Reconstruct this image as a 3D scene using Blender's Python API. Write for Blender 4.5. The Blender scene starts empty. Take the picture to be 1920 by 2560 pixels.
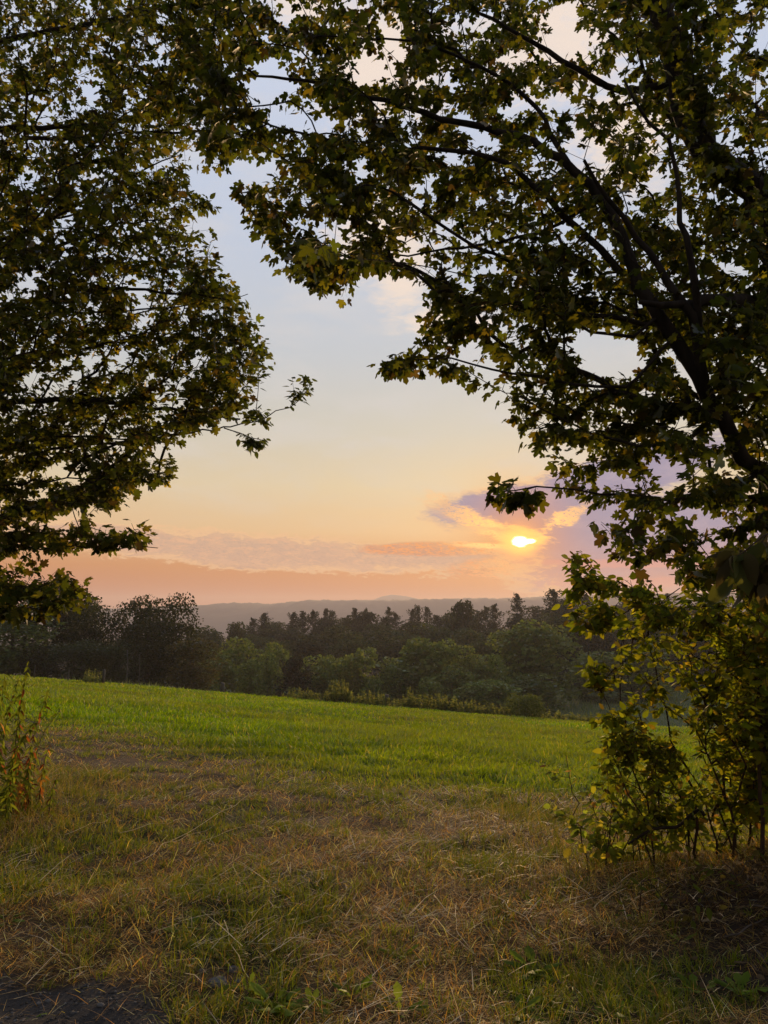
import bpy, math, random
import numpy as np
from mathutils import Matrix, Vector

rng = np.random.default_rng(7)
random.seed(7)
R = math.radians
scene = bpy.context.scene
COL = scene.collection

# ------------------------------------------------------------------ camera
CAM_H = 1.6
PITCH = R(7.66)
FPX = 1934.0                      # focal length in pixels of the 1920 x 2560 photograph
cam_d = bpy.data.cameras.new('camera')
cam = bpy.data.objects.new('camera', cam_d)
COL.objects.link(cam)
cam.location = (0, 0, CAM_H)
cam.rotation_euler = (R(90) + PITCH, 0, 0)
cam_d.sensor_fit = 'VERTICAL'
cam_d.sensor_height = 36.0
cam_d.lens = 36.0 * FPX / 2560
cam_d.clip_start = 0.05
cam_d.clip_end = 30000
scene.camera = cam
scene.render.resolution_x, scene.render.resolution_y = 768, 1024

# ------------------------------------------------------------------ render
scene.render.engine = 'CYCLES'
scene.cycles.max_bounces = 6
scene.cycles.diffuse_bounces = 3
scene.cycles.glossy_bounces = 2
scene.cycles.transmission_bounces = 4
scene.cycles.volume_bounces = 1
scene.cycles.transparent_max_bounces = 4
scene.cycles.use_denoising = True
scene.cycles.sample_clamp_indirect = 4
scene.cycles.caustics_reflective = False
scene.cycles.caustics_refractive = False
scene.view_settings.view_transform = 'Standard'
scene.view_settings.look = 'None'
scene.view_settings.exposure = 0.0
scene.view_settings.gamma = 1.0
scene.view_settings.use_curve_mapping = False

CP, SP = math.cos(PITCH), math.sin(PITCH)


def ray(px, py):
    """direction through a pixel of the photograph"""
    u, v = (px - 960) / FPX, (1280 - py) / FPX
    return np.array([u, CP - v * SP, v * CP + SP])


def at(px, py, y):
    """the point y metres ahead that a pixel of the photograph looks at"""
    d = ray(px, py)
    return np.array([0, 0, CAM_H]) + d * (y / d[1])


def project(p):
    p = np.asarray(p, float) - np.array([0, 0, CAM_H])
    f = p[..., 1] * CP + p[..., 2] * SP
    v = -p[..., 1] * SP + p[..., 2] * CP
    f = np.where(np.abs(f) < 1e-6, 1e-6, f)
    return 960 + FPX * p[..., 0] / f, 1280 - FPX * v / f, f


def azel(px, py):
    d = ray(px, py)
    return math.degrees(math.atan2(d[0], d[1])), math.degrees(math.atan2(d[2], math.hypot(d[0], d[1])))


def lin(r, g, b):
    def f(c):
        c /= 255.0
        return c / 12.92 if c <= 0.04045 else ((c + 0.055) / 1.055) ** 2.4
    return (f(r), f(g), f(b), 1.0)


# ------------------------------------------------------------------ node helpers
class S:
    """a float socket with arithmetic"""
    def __init__(self, nt, sock):
        self.nt, self.k = nt, sock

    def _m(self, op, *a, clamp=False):
        n = self.nt.nodes.new('ShaderNodeMath')
        n.operation = op
        n.use_clamp = clamp
        for i, x in enumerate(a):
            if isinstance(x, S):
                self.nt.links.new(x.k, n.inputs[i])
            else:
                n.inputs[i].default_value = x
        return S(self.nt, n.outputs[0])

    def __add__(s, o): return s._m('ADD', s, o)
    def __radd__(s, o): return s._m('ADD', o, s)
    def __sub__(s, o): return s._m('SUBTRACT', s, o)
    def __rsub__(s, o): return s._m('SUBTRACT', o, s)
    def __mul__(s, o): return s._m('MULTIPLY', s, o)
    def __rmul__(s, o): return s._m('MULTIPLY', o, s)
    def __truediv__(s, o): return s._m('DIVIDE', s, o)
    def sqrt(s): return s._m('SQRT', s)
    def abs(s): return s._m('ABSOLUTE', s)
    def exp(s): return s._m('EXPONENT', s)
    def pow(s, e): return s._m('POWER', s, e)
    def clamp(s): return s._m('ADD', s, 0.0, clamp=True)
    def max(s, o): return s._m('MAXIMUM', s, o)
    def min(s, o): return s._m('MINIMUM', s, o)

    def step(s, a, b):
        n = s.nt.nodes.new('ShaderNodeMapRange')
        n.interpolation_type = 'SMOOTHSTEP'
        s.nt.links.new(s.k, n.inputs['Value'])
        n.inputs['From Min'].default_value = a
        n.inputs['From Max'].default_value = b
        return S(s.nt, n.outputs[0])


def put(nt, x, inp):
    if isinstance(x, S):
        nt.links.new(x.k, inp)
    elif hasattr(x, 'is_output'):
        nt.links.new(x, inp)
    else:
        inp.default_value = x


def mixc(nt, f, a, b, mode='MIX'):
    n = nt.nodes.new('ShaderNodeMix')
    n.data_type = 'RGBA'
    n.blend_type = mode
    n.clamp_factor = True
    put(nt, f, n.inputs[0]); put(nt, a, n.inputs[6]); put(nt, b, n.inputs[7])
    return n.outputs[2]


def vec(nt, x, y, z=0.0):
    n = nt.nodes.new('ShaderNodeCombineXYZ')
    for i, q in enumerate((x, y, z)):
        put(nt, q, n.inputs[i])
    return n.outputs[0]


def noise(nt, v, scale, detail=4, rough=0.55, dist=0.0):
    n = nt.nodes.new('ShaderNodeTexNoise')
    nt.links.new(v, n.inputs['Vector'])
    n.inputs['Scale'].default_value = scale
    n.inputs['Detail'].default_value = detail
    n.inputs['Roughness'].default_value = rough
    n.inputs['Distortion'].default_value = dist
    return S(nt, n.outputs[0])


def ramp(nt, f, stops):
    n = nt.nodes.new('ShaderNodeValToRGB')
    put(nt, f, n.inputs[0])
    e = n.color_ramp.elements
    while len(e) < len(stops):
        e.new(0.5)
    for q, (p, c) in zip(e, stops):
        q.position = p
        q.color = c
    return n.outputs[0]


# ------------------------------------------------------------------ sky (directions only, so it is the same from anywhere)
SUN_AZ, SUN_EL = azel(1300, 1352)
world = bpy.data.worlds.new('World')
scene.world = world
world.use_nodes = True
nt = world.node_tree
nt.nodes.clear()
tc = nt.nodes.new('ShaderNodeTexCoord')
sep = nt.nodes.new('ShaderNodeSeparateXYZ')
nt.links.new(tc.outputs['Generated'], sep.inputs[0])
X, Y, Z = (S(nt, sep.outputs[i]) for i in range(3))
deg = 180 / math.pi
AZ = X._m('ARCTAN2', X, Y) * deg
EL = Z._m('ARCSINE', Z) * deg
sx, sy = math.sin(R(SUN_AZ)), math.cos(R(SUN_AZ))
cos_s = X * (sx * math.cos(R(SUN_EL))) + Y * (sy * math.cos(R(SUN_EL))) + Z * math.sin(R(SUN_EL))
ANG = cos_s._m('ARCCOSINE', cos_s.min(1.0)) * deg

sky = nt.nodes.new('ShaderNodeTexSky')
sky.sky_type = 'NISHITA'
sky.sun_disc = False
sky.sun_elevation = R(SUN_EL)
sky.sun_rotation = R(SUN_AZ)
sky.air_density = 1.0
sky.dust_density = 2.5
nish = nt.nodes.new('ShaderNodeVectorMath'); nish.operation = 'SCALE'
nt.links.new(sky.outputs[0], nish.inputs[0]); nish.inputs['Scale'].default_value = 0.06

# hazy evening air: a gradient by elevation that turns warmer low down
SKYTOP = 95.0
def sp(el): return (el + 5) / SKYTOP
grad = ramp(nt, (EL + 5.0) / SKYTOP, [
    (sp(-5), lin(140, 90, 70)), (sp(0.0), lin(176, 70, 10)), (sp(1.6), lin(186, 80, 12)),
    (sp(3.6), lin(208, 128, 56)), (sp(6.2), lin(232, 192, 142)), (sp(9.5), lin(226, 206, 168)),
    (sp(13.5), lin(210, 206, 192)), (sp(19), lin(200, 206, 212)), (sp(27), lin(198, 209, 228)),
    (sp(40), lin(208, 218, 240)), (sp(60), lin(164, 184, 224)), (sp(90), lin(124, 150, 204))])
base = mixc(nt, 0.93, nish.outputs[0], grad)
# away from the sun the evening sky is dimmer, here darker than natural to cut fill light
back = cos_s.step(-0.7, 0.62)
dim = nt.nodes.new('ShaderNodeVectorMath'); dim.operation = 'SCALE'
nt.links.new(base, dim.inputs[0]); put(nt, back * 0.83 + 0.17, dim.inputs['Scale'])
base = dim.outputs[0]
# aureole of the sun
base = mixc(nt, (ANG * ANG * (-1 / 16.0)).exp() * 0.5, base, lin(246, 158, 66))

# clouds -----------------------------------------------------------
P0 = vec(nt, AZ * 0.10, EL * 0.30, 0.0)             # stretched along the horizon
n_big = noise(nt, P0, 1.0, 6, 0.6, 0.3)
P1 = vec(nt, AZ * 0.35, EL * 0.95, 3.0)
n_mid = noise(nt, P1, 1.0, 7, 0.64, 0.6)
P2 = vec(nt, AZ * 1.1 + EL * 0.6, EL * 3.2, 7.0)
n_fine = noise(nt, P2, 1.0, 5, 0.58, 0.9)
P3 = vec(nt, AZ * 1.9, EL * 7.0, 11.0)
n_rip = noise(nt, P3, 1.0, 5, 0.62, 1.2)
P4 = vec(nt, AZ * 1.7 + EL * 1.2, EL * 4.2, 17.0)
n_lace = noise(nt, P4, 1.0, 6, 0.68, 1.4)
lace = (1.0 - (n_lace * 2.0 - 1.0).abs()).step(0.60, 1.0)      # thin bright threads of cloud


def ell(px, py, rx, ry, rot=0.0):
    """signed distance-like: 1 in the middle of an elliptic bank, 0 on its rim"""
    a0, e0 = azel(px, py)
    k = deg / FPX
    ca, sa = math.cos(R(rot)), math.sin(R(rot))
    da, de = AZ - a0, EL - e0
    p = (da * ca + de * sa) / (rx * k)
    q = (de * ca - da * sa) / (ry * k)
    return 1.0 - (p * p + q * q).sqrt()


near_sun = (ANG * ANG * (-1 / 42.0)).exp()
closer = (ANG * ANG * (-1 / 12.0)).exp()

# thin veils high in the haze
base = mixc(nt, EL.step(5.0, 9.0) * n_big.step(0.42, 0.72) * 0.30, base, lin(222, 216, 208))
# long mauve bank low on the left
eB = ell(660, 1380, 520, 46, -3).max(ell(330, 1350, 330, 36, -4)).max(ell(1050, 1394, 330, 34, 0))
mB = eB + (n_mid - 0.5) * 1.2 + (n_fine - 0.5) * 1.0
base = mixc(nt, mB.step(-0.05, 0.45) * 0.78, base, lin(176, 146, 142))
base = mixc(nt, (mB.step(-0.10, 0.08) * (1.0 - mB.step(0.10, 0.40))) * 0.75, base, lin(244, 196, 144))
rip = (n_fine * 0.8 + n_mid * 0.2).step(0.42, 0.68)
base = mixc(nt, rip * eB.step(-0.05, 0.35) * 0.72, base, lin(236, 178, 134))
base = mixc(nt, lace * eB.step(0.0, 0.3) * 0.35, base, lin(246, 196, 146))
# rippled orange field under the sun
eC = ell(1285, 1416, 190, 32, 2).max(ell(1120, 1372, 260, 20, 0)).max(ell(1370, 1440, 260, 14, -2))
inC = (eC + (n_mid - 0.5) * 0.8).step(0.0, 0.35)
base = mixc(nt, inC * 0.55, base, lin(200, 116, 84))
base = mixc(nt, (n_rip * 0.5 + n_lace * 0.5).step(0.45, 0.58) * inC * 0.95, base, lin(255, 160, 72))
base = mixc(nt, lace * inC * closer, base, (1.25, 0.68, 0.22, 1))
# blue-grey bank above and right of the sun
eA = ell(1310, 1262, 245, 56, 5).max(ell(1650, 1392, 340, 160, 0)).max(ell(1520, 1205, 300, 70, 16)).max(ell(1450, 1300, 150, 60, 25)).max(ell(1275, 1285, 130, 36, -24))
mA = eA + (n_mid - 0.5) * 0.7 + (n_fine - 0.5) * 0.55
bodyA = mA.step(-0.10, 0.26)
colA = mixc(nt, EL.step(1.0, 6.5), lin(205, 138, 128), lin(146, 140, 172))
colA = mixc(nt, n_mid.step(0.42, 0.68) * 0.5, colA, lin(176, 160, 178))
colA = mixc(nt, closer * 0.55, colA, lin(226, 140, 96))
base = mixc(nt, bodyA * 0.95, base, colA)
under = ell(1180, 1300, 170, 30, -24).max(ell(1280, 1334, 120, 24, -8)).max(ell(1100, 1252, 60, 22, -35)).max(ell(1420, 1290, 75, 26, 24)).max(ell(1220, 1364, 150, 10, -3))
edge = (under + (n_fine - 0.5) * 1.3 + (n_mid - 0.5) * 1.1).step(0.02, 0.60)
base = mixc(nt, ((lace * 0.9 + (n_fine - 0.5) * 1.6).clamp() * edge * near_sun * 1.5).clamp(), base, (1.05, 0.55, 0.17, 1))
base = mixc(nt, (lace * edge * closer * 1.6).clamp(), base, (1.7, 0.95, 0.28, 1))
rimA = mA.step(-0.16, 0.0) * (1.0 - mA.step(0.02, 0.22))
base = mixc(nt, (rimA * near_sun * 0.8).clamp(), base, (1.0, 0.58, 0.24, 1))
# pink streaks right of the sun
eR = ell(1560, 1410, 330, 12, -2).max(ell(1650, 1455, 320, 16, 0))
base = mixc(nt, (eR + (n_fine - 0.5) * 1.2).step(0.0, 0.5) * 0.6, base, lin(232, 144, 124))
# soft white clouds higher up
eT = ell(930, 590, 190, 120, 10).max(ell(960, 160, 260, 160, 0)).max(ell(1380, 120, 260, 150, 0)).max(ell(1000, 650, 90, 190, 0))
eT = eT.max(ell(1560, 330, 170, 140, 0)).max(ell(1120, 800, 160, 60, 0)).max(ell(760, 0, 150, 60, 0))
mT = eT + (n_mid - 0.5) * 1.5 + (n_big - 0.5) * 0.8
base = mixc(nt, mT.step(-0.05, 0.7) * 0.85, base, lin(250, 228, 208))
base = mixc(nt, (EL.step(9.0, 14.0)) * n_big.step(0.45, 0.75) * 0.35, base, lin(216, 212, 214))
# the sun itself behind thin cloud
base = mixc(nt, (ANG * ANG * (-1 / 8.0)).exp() * 0.50, base, (1.0, 0.36, 0.05, 1))
base = mixc(nt, (ANG * ANG * (-1 / 1.3)).exp() * 0.80, base, (1.45, 0.60, 0.12, 1))
core = ell(1300, 1354, 26, 18, -4).max(ell(1322, 1353, 24, 8, 2)) + (n_fine - 0.5) * 0.5 + (n_lace - 0.5) * 0.3
base = mixc(nt, core.step(-1.5, 0.30) * 0.95, base, (1.7, 0.90, 0.15, 1))
base = mixc(nt, core.step(0.12, 0.75), base, (9.0, 7.2, 4.4, 1))
bg = nt.nodes.new('ShaderNodeBackground')
bg.inputs['Strength'].default_value = 1.0
nt.links.new(base, bg.inputs['Color'])
wo = nt.nodes.new('ShaderNodeOutputWorld')
nt.links.new(bg.outputs[0], wo.inputs['Surface'])

# ------------------------------------------------------------------ sun lamp
sun_d = bpy.data.lights.new('sun', 'SUN')
sun_d.energy = 4.0
sun_d.angle = R(0.9)
sun_d.color = (1.0, 0.64, 0.31)
sun = bpy.data.objects.new('sun', sun_d)
COL.objects.link(sun)
to_sun = Vector((sx * math.cos(R(SUN_EL)), sy * math.cos(R(SUN_EL)), math.sin(R(SUN_EL))))
sun.rotation_euler = to_sun.to_track_quat('Z', 'Y').to_euler()
sun.location = (20, 60, 40)


# ------------------------------------------------------------------ object helpers
def tag(o, label=None, cat=None, group=None, kind=None):
    if label: o['label'] = label
    if cat: o['category'] = cat
    if group: o['group'] = group
    if kind: o['kind'] = kind
    return o


def empty(name, loc, label, cat, group=None, parent=None):
    o = bpy.data.objects.new(name, None)
    o.empty_display_size = 0.2
    o.location = [float(x) for x in loc]
    COL.objects.link(o)
    return tag(o, label, cat, group)


def mesh_np(name, verts, loops, sizes, mat, col=None, smooth=False):
    """mesh from numpy arrays; col = one colour per vertex"""
    me = bpy.data.meshes.new(name)
    verts = np.ascontiguousarray(verts, np.float32)
    loops = np.ascontiguousarray(loops, np.int32).ravel()
    sizes = np.ascontiguousarray(sizes, np.int32)
    me.vertices.add(len(verts)); me.vertices.foreach_set('co', verts.ravel())
    me.loops.add(len(loops)); me.loops.foreach_set('vertex_index', loops)
    me.polygons.add(len(sizes))
    st = np.zeros(len(sizes), np.int32); st[1:] = np.cumsum(sizes)[:-1]
    me.polygons.foreach_set('loop_start', st)
    me.polygons.foreach_set('loop_total', sizes)
    if smooth:
        me.polygons.foreach_set('use_smooth', np.ones(len(sizes), bool))
    me.update(calc_edges=True)
    if col is not None:
        a = me.color_attributes.new('Col', 'FLOAT_COLOR', 'POINT')
        c = np.ones((len(verts), 4), np.float32); c[:, :3] = col
        a.data.foreach_set('color', c.ravel())
    if mat: me.materials.append(mat)
    return me


def link(name, me, parent=None, loc=None):
    o = bpy.data.objects.new(name, me)
    COL.objects.link(o)
    if parent is not None:
        o.parent = parent
    if loc is not None:
        o.location = [float(x) for x in loc]
    return o


def stamp(tv, tf, pos, rot, scale, col):
    """copies of a template (V,3) with faces tf at pos (N,3), rot (N,3,3), scale (N) or (N,3) -> arrays"""
    n, v = len(pos), len(tv)
    sc = scale if np.ndim(scale) == 2 else np.repeat(np.asarray(scale)[:, None], 3, 1)
    loc = tv[None] * sc[:, None, :]
    w = np.einsum('nij,nvj->nvi', rot, loc) + pos[:, None, :]
    size = np.array([len(f) for f in tf])
    flat = np.concatenate([np.array(f) for f in tf])
    loops = (flat[None] + (np.arange(n) * v)[:, None]).ravel()
    return w.reshape(-1, 3), loops, np.tile(size, n), np.repeat(col, v, 0)


class Tubes:
    """many tapered tubes in one mesh"""
    def __init__(s): s.v, s.f, s.z, s.n = [], [], [], 0

    def add(s, pts, rad, sides=6, cap=True):
        pts = np.asarray(pts, float); rad = np.broadcast_to(np.asarray(rad, float), (len(pts),))
        t = np.gradient(pts, axis=0); t /= np.linalg.norm(t, axis=1)[:, None] + 1e-9
        ref = np.array([0.31, 0.17, 0.93]); 
        if abs(t[0] @ ref) > 0.9: ref = np.array([1.0, 0.1, 0])
        a = np.cross(t, ref); a /= np.linalg.norm(a, axis=1)[:, None] + 1e-9
        b = np.cross(t, a)
        th = np.arange(sides) * 2 * math.pi / sides
        ring = pts[:, None] + rad[:, None, None] * (np.cos(th)[None, :, None] * a[:, None] + np.sin(th)[None, :, None] * b[:, None])
        k = len(pts)
        s.v.append(ring.reshape(-1, 3))
        i = np.arange(k - 1)[:, None] * sides; j = np.arange(sides)[None]; j2 = (j + 1) % sides
        q = np.stack([i + j, i + j2, i + sides + j2, i + sides + j], -1).reshape(-1, 4) + s.n
        s.f.append(q.ravel()); s.z.append(np.full(len(q), 4))
        if cap:
            s.f.append(np.arange(sides)[::-1] + s.n); s.z.append(np.array([sides]))
            s.f.append(np.arange(sides) + s.n + (k - 1) * sides); s.z.append(np.array([sides]))
        s.n += k * sides
        return s

    def mesh(s, name, mat, origin=(0, 0, 0)):
        return mesh_np(name, np.concatenate(s.v) - np.asarray(origin), np.concatenate(s.f), np.concatenate(s.z), mat, smooth=True)


def spline(pts, step):
    """resampled Catmull-Rom"""
    P = np.asarray(pts, float)
    if len(P) == 2:
        n = max(2, int(np.linalg.norm(P[1] - P[0]) / step) + 1)
        return P[0] + (P[1] - P[0]) * np.linspace(0, 1, n)[:, None]
    Q = np.vstack([2 * P[0] - P[1], P, 2 * P[-1] - P[-2]])
    out = []
    for i in range(1, len(Q) - 2):
        n = max(1, int(np.linalg.norm(Q[i + 1] - Q[i]) / step))
        t = (np.arange(n) / n)[:, None]
        a, b, c, d = Q[i - 1], Q[i], Q[i + 1], Q[i + 2]
        out.append(0.5 * (2 * b + (c - a) * t + (2 * a - 5 * b + 4 * c - d) * t ** 2 + (3 * b - a - 3 * c + d) * t ** 3))
    out.append(P[-1:])
    return np.concatenate(out)


def unit(v):
    return v / (np.linalg.norm(v, axis=-1, keepdims=True) + 1e-9)


def frames(d, n):
    """rotation matrices whose Y is d and Z near n"""
    d = unit(d); s = unit(np.cross(d, n)); n2 = np.cross(s, d)
    return np.stack([s, d, n2], -1)


# ------------------------------------------------------------------ materials
def leafy(name, reflect=1.0, trans=1.0, rough=0.55, gloss=0.25, vary=0.35):
    """thin leaf or blade: reflects, lets light through, has a slight sheen; colour from the mesh"""
    m = bpy.data.materials.new(name); m.use_nodes = True
    t = m.node_tree; t.nodes.clear()
    at_ = t.nodes.new('ShaderNodeAttribute'); at_.attribute_name = 'Col'
    info = t.nodes.new('ShaderNodeObjectInfo')
    g = S(t, info.outputs['Random'])
    def scaled(k, tint):
        a = t.nodes.new('ShaderNodeVectorMath'); a.operation = 'MULTIPLY'
        t.links.new(at_.outputs['Color'], a.inputs[0])
        f = (g * vary + (1 - vary / 2)) * k
        put(t, vec(t, f * tint[0], f * tint[1], f * tint[2]), a.inputs[1])
        return a.outputs[0]
    d = t.nodes.new('ShaderNodeBsdfDiffuse'); t.links.new(scaled(reflect, (1, 1, 1)), d.inputs['Color'])
    tr = t.nodes.new('ShaderNodeBsdfTranslucent'); t.links.new(scaled(trans, (1.15, 1.1, 0.6)), tr.inputs['Color'])
    add = t.nodes.new('ShaderNodeAddShader'); t.links.new(d.outputs[0], add.inputs[0]); t.links.new(tr.outputs[0], add.inputs[1])
    gl = t.nodes.new('ShaderNodeBsdfGlossy'); gl.inputs['Roughness'].default_value = rough
    gl.inputs['Color'].default_value = (0.8, 0.8, 0.8, 1)
    fr = t.nodes.new('ShaderNodeFresnel'); fr.inputs['IOR'].default_value = 1.33
    mx = t.nodes.new('ShaderNodeMixShader')
    put(t, S(t, fr.outputs[0]) * gloss, mx.inputs[0])
    t.links.new(add.outputs[0], mx.inputs[1]); t.links.new(gl.outputs[0], mx.inputs[2])
    o = t.nodes.new('ShaderNodeOutputMaterial'); t.links.new(mx.outputs[0], o.inputs['Surface'])
    return m


def solid(name, c1, c2, scale=8.0, rough=0.9, bump=0.4, stretch=(1, 1, 1), bscale=None):
    m = bpy.data.materials.new(name); m.use_nodes = True
    t = m.node_tree
    b = t.nodes['Principled BSDF']
    co = t.nodes.new('ShaderNodeTexCoord')
    mp = t.nodes.new('ShaderNodeMapping'); t.links.new(co.outputs['Object'], mp.inputs[0])
    mp.inputs['Scale'].default_value = stretch
    n = noise(t, mp.outputs[0], scale, 6, 0.65)
    t.links.new(mixc(t, n.step(0.3, 0.7), (*c1, 1), (*c2, 1)), b.inputs['Base Color'])
    b.inputs['Roughness'].default_value = rough
    b.inputs['Specular IOR Level'].default_value = 0.2
    if bump:
        bp = t.nodes.new('ShaderNodeBump'); bp.inputs['Strength'].default_value = bump
        n2 = noise(t, mp.outputs[0], bscale or scale * 3, 5, 0.7)
        put(t, n2, bp.inputs['Height']); t.links.new(bp.outputs[0], b.inputs['Normal'])
    return m


M_LEAF = leafy('maple_leaf', 0.62, 1.4, 0.5, 0.12, 0.3)
M_SHRUB = leafy('shrub_leaf', 1.0, 2.0, 0.5, 0.07, 0.3)
M_CROWN = leafy('far_foliage', 1.0, 0.55, 0.6, 0.1, 0.5)
M_GRASS = leafy('grass_blade', 1.0, 1.0, 0.5, 0.06, 0.0)
M_STRAW = leafy('dry_straw', 1.0, 0.3, 0.5, 0.10, 0.0)
M_BARK = solid('bark', (0.022, 0.017, 0.013), (0.06, 0.047, 0.036), 9, 0.95, 0.8, (1, 1, 0.25))
M_FARBARK = solid('far_bark', (0.05, 0.04, 0.032), (0.10, 0.085, 0.07), 3, 0.95, 0.0)
M_PALEBARK = solid('pale_bark', (0.09, 0.085, 0.07), (0.16, 0.15, 0.13), 4, 0.9, 0.0)
M_STEM = solid('shrub_stem', (0.05, 0.028, 0.018), (0.10, 0.06, 0.035), 20, 0.8, 0.3)
M_POST = solid('weathered_wood', (0.07, 0.065, 0.055), (0.13, 0.12, 0.105), 6, 0.9, 0.4, (1, 1, 0.2))
M_ROCK = solid('field_stone', (0.09, 0.085, 0.08), (0.2, 0.19, 0.18), 14, 0.9, 0.5)
M_ROOT = solid('dry_root', (0.05, 0.038, 0.028), (0.11, 0.085, 0.065), 14, 0.9, 0.5)


# ------------------------------------------------------------------ terrain
def _hash(ix, iy, seed):
    h = (ix * 374761393 + iy * 668265263 + seed * 974634777) & 0xFFFFFFFF
    h = ((h ^ (h >> 13)) * 1274126177) & 0xFFFFFFFF
    return ((h ^ (h >> 16)) & 0xFFFF) / 65535.0


def vnoise(x, y, scale=1.0, seed=0, octaves=1):
    """value noise 0..1"""
    x = np.asarray(x, float) / scale; y = np.asarray(y, float) / scale
    out, amp, tot = 0.0, 1.0, 0.0
    for o in range(octaves):
        ix, iy = np.floor(x).astype(np.int64), np.floor(y).astype(np.int64)
        fx, fy = x - ix, y - iy
        fx = fx * fx * (3 - 2 * fx); fy = fy * fy * (3 - 2 * fy)
        a, b = _hash(ix, iy, seed + o), _hash(ix + 1, iy, seed + o)
        c, d = _hash(ix, iy + 1, seed + o), _hash(ix + 1, iy + 1, seed + o)
        out = out + amp * ((a * (1 - fx) + b * fx) * (1 - fy) + (c * (1 - fx) + d * fx) * fy)
        tot += amp; amp *= 0.5; x = x * 2.03 + 5.1; y = y * 2.03 + 1.7
    return out / tot


def sstep(a, b, x):
    t = np.clip((np.asarray(x, float) - a) / (b - a), 0, 1)
    return t * t * (3 - 2 * t)


def splus(x, w):
    x = np.asarray(x, float) / w
    return w * np.where(x > 20, x, np.log1p(np.exp(np.minimum(x, 20))))


def ground_z(x, y, fine=True):
    x = np.asarray(x, float); y = np.asarray(y, float)
    yy = np.maximum(y, 0)
    t = np.clip(x / np.maximum(yy, 3.0), -1.2, 1.2)
    run = splus(y - 4.0, 1.2)
    z = -(0.0881 + 0.0787 * t) * run
    # beyond the brow of the field the ground falls to the valley
    drop = 0.035 + 0.125 * sstep(-0.32, 0.05, t)
    z = z - drop * splus(y - 56.0, 3.0)
    floor = -14.2 + 0.045 * splus(y - 165, 8) + 8.0 * sstep(15, 75, x) * sstep(165, 235, y)
    floor = floor - 0.16 * splus(y - 320, 10)
    floor = np.maximum(floor, -44.0)
    k = 1.2
    z = np.where(y > 30, floor + splus(z - floor, k), z)
    # bank at the right of the track, under the bushes
    z = z + 0.36 * np.exp(-(((x - 3.0) / 1.2) ** 2 + ((y - 4.8) / 0.95) ** 2))
    z = z + 0.25 * np.exp(-(((x - 3.6) / 1.3) ** 2 + ((y - 6.4) / 1.2) ** 2))
    # slight mound under the weeds at the left
    z = z + 0.12 * np.exp(-(((x + 4.2) / 0.9) ** 2 + ((y - 7.5) / 1.2) ** 2))
    z = z + 0.25 * (vnoise(x, y, 9, 3) - 0.5) * sstep(8, 20, y) * (1 - sstep(60, 120, y))
    if fine:
        near = 1 - sstep(16, 40, y)
        z = z + near * (0.075 * (vnoise(x, y, 0.8, 11, 2) - 0.5) + 0.035 * (vnoise(x, y, 0.22, 12, 2) - 0.5))
    return z


def hit(px, py):
    """where a pixel of the photograph meets the ground"""
    d = ray(px, py); d = d / d[1]
    ys = np.geomspace(1.5, 600, 6000)
    below = CAM_H + d[2] * ys < ground_z(d[0] * ys, ys, False)
    i = int(np.argmax(below)) if below.any() else len(ys) - 1
    y = ys[i]
    x = d[0] * y
    return np.array([x, y, float(ground_z(x, y))])


_edge = np.array([hit(px, py)[:2] for px, py in
                  [(-500, 1760), (-200, 1778), (60, 1792), (250, 1812), (450, 1838), (600, 1868), (800, 1915), (900, 1935),
                   (1100, 1950), (1300, 1958), (1500, 1960), (1900, 1960), (2300, 1960)]])
_edge = _edge[np.argsort(_edge[:, 0])]


def field_mix(x, y):
    """0 = worn, dry ground by the track, 1 = green hay field"""
    b = np.interp(x, _edge[:, 0], _edge[:, 1])
    return sstep(-3.6, 1.2, y - b + 2.6 * (vnoise(x, y, 1.6, 21, 3) - 0.5))


BARE = [(300, 1905, 0.9, 0.55), (395, 1935, 0.5, 0.4), (640, 1905, 0.5, 0.35), (800, 1935, 0.55, 0.3), (230, 1880, 0.8, 0.4),
        (260, 2010, 0.7, 0.18), (750, 2000, 0.5, 0.15), (560, 2445, 0.26, 0.09), (60, 2330, 0.4, 0.14), (560, 1985, 0.6, 0.15),
        (820, 2050, 0.6, 0.2), (1080, 2060, 0.5, 0.2), (150, 2140, 0.5, 0.12), (700, 2260, 0.35, 0.08), (1000, 2310, 0.3, 0.08)]
_bare = [(hit(a, b), rx, ry) for a, b, rx, ry in BARE]
_gr = np.array([hit(px, py)[:2] for px, py in [(-300, 2400), (0, 2420), (230, 2435), (400, 2500), (470, 2590), (500, 2700)]])


def bare_mask(x, y):
    m = np.zeros_like(x)
    for (h, rx, ry) in _bare:
        q = ((x - h[0]) / rx) ** 2 + ((y - h[1]) / ry) ** 2
        m = np.maximum(m, 1 - sstep(0.3, 1.3, q + 0.9 * (vnoise(x, y, 0.3, 31, 2) - 0.5)))
    return m


def gravel_mask(x, y):
    lim = np.interp(x, _gr[:, 0], _gr[:, 1])
    lim = np.where(x > _gr[-1, 0], lim - (x - _gr[-1, 0]) * 3, lim)
    return sstep(-0.05, 0.14, lim - y + 0.22 * (vnoise(x, y, 0.3, 41, 3) - 0.5))


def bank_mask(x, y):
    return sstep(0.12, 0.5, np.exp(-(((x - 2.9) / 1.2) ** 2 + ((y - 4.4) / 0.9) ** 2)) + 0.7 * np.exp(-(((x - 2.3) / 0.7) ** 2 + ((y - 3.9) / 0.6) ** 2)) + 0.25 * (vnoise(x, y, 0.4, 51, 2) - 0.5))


def dry_patch(x, y):
    """patchiness of the worn ground, 0 = greener tufts, 1 = straw"""
    return sstep(0.35, 0.62, vnoise(x, y, 0.75, 61, 3))


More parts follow.
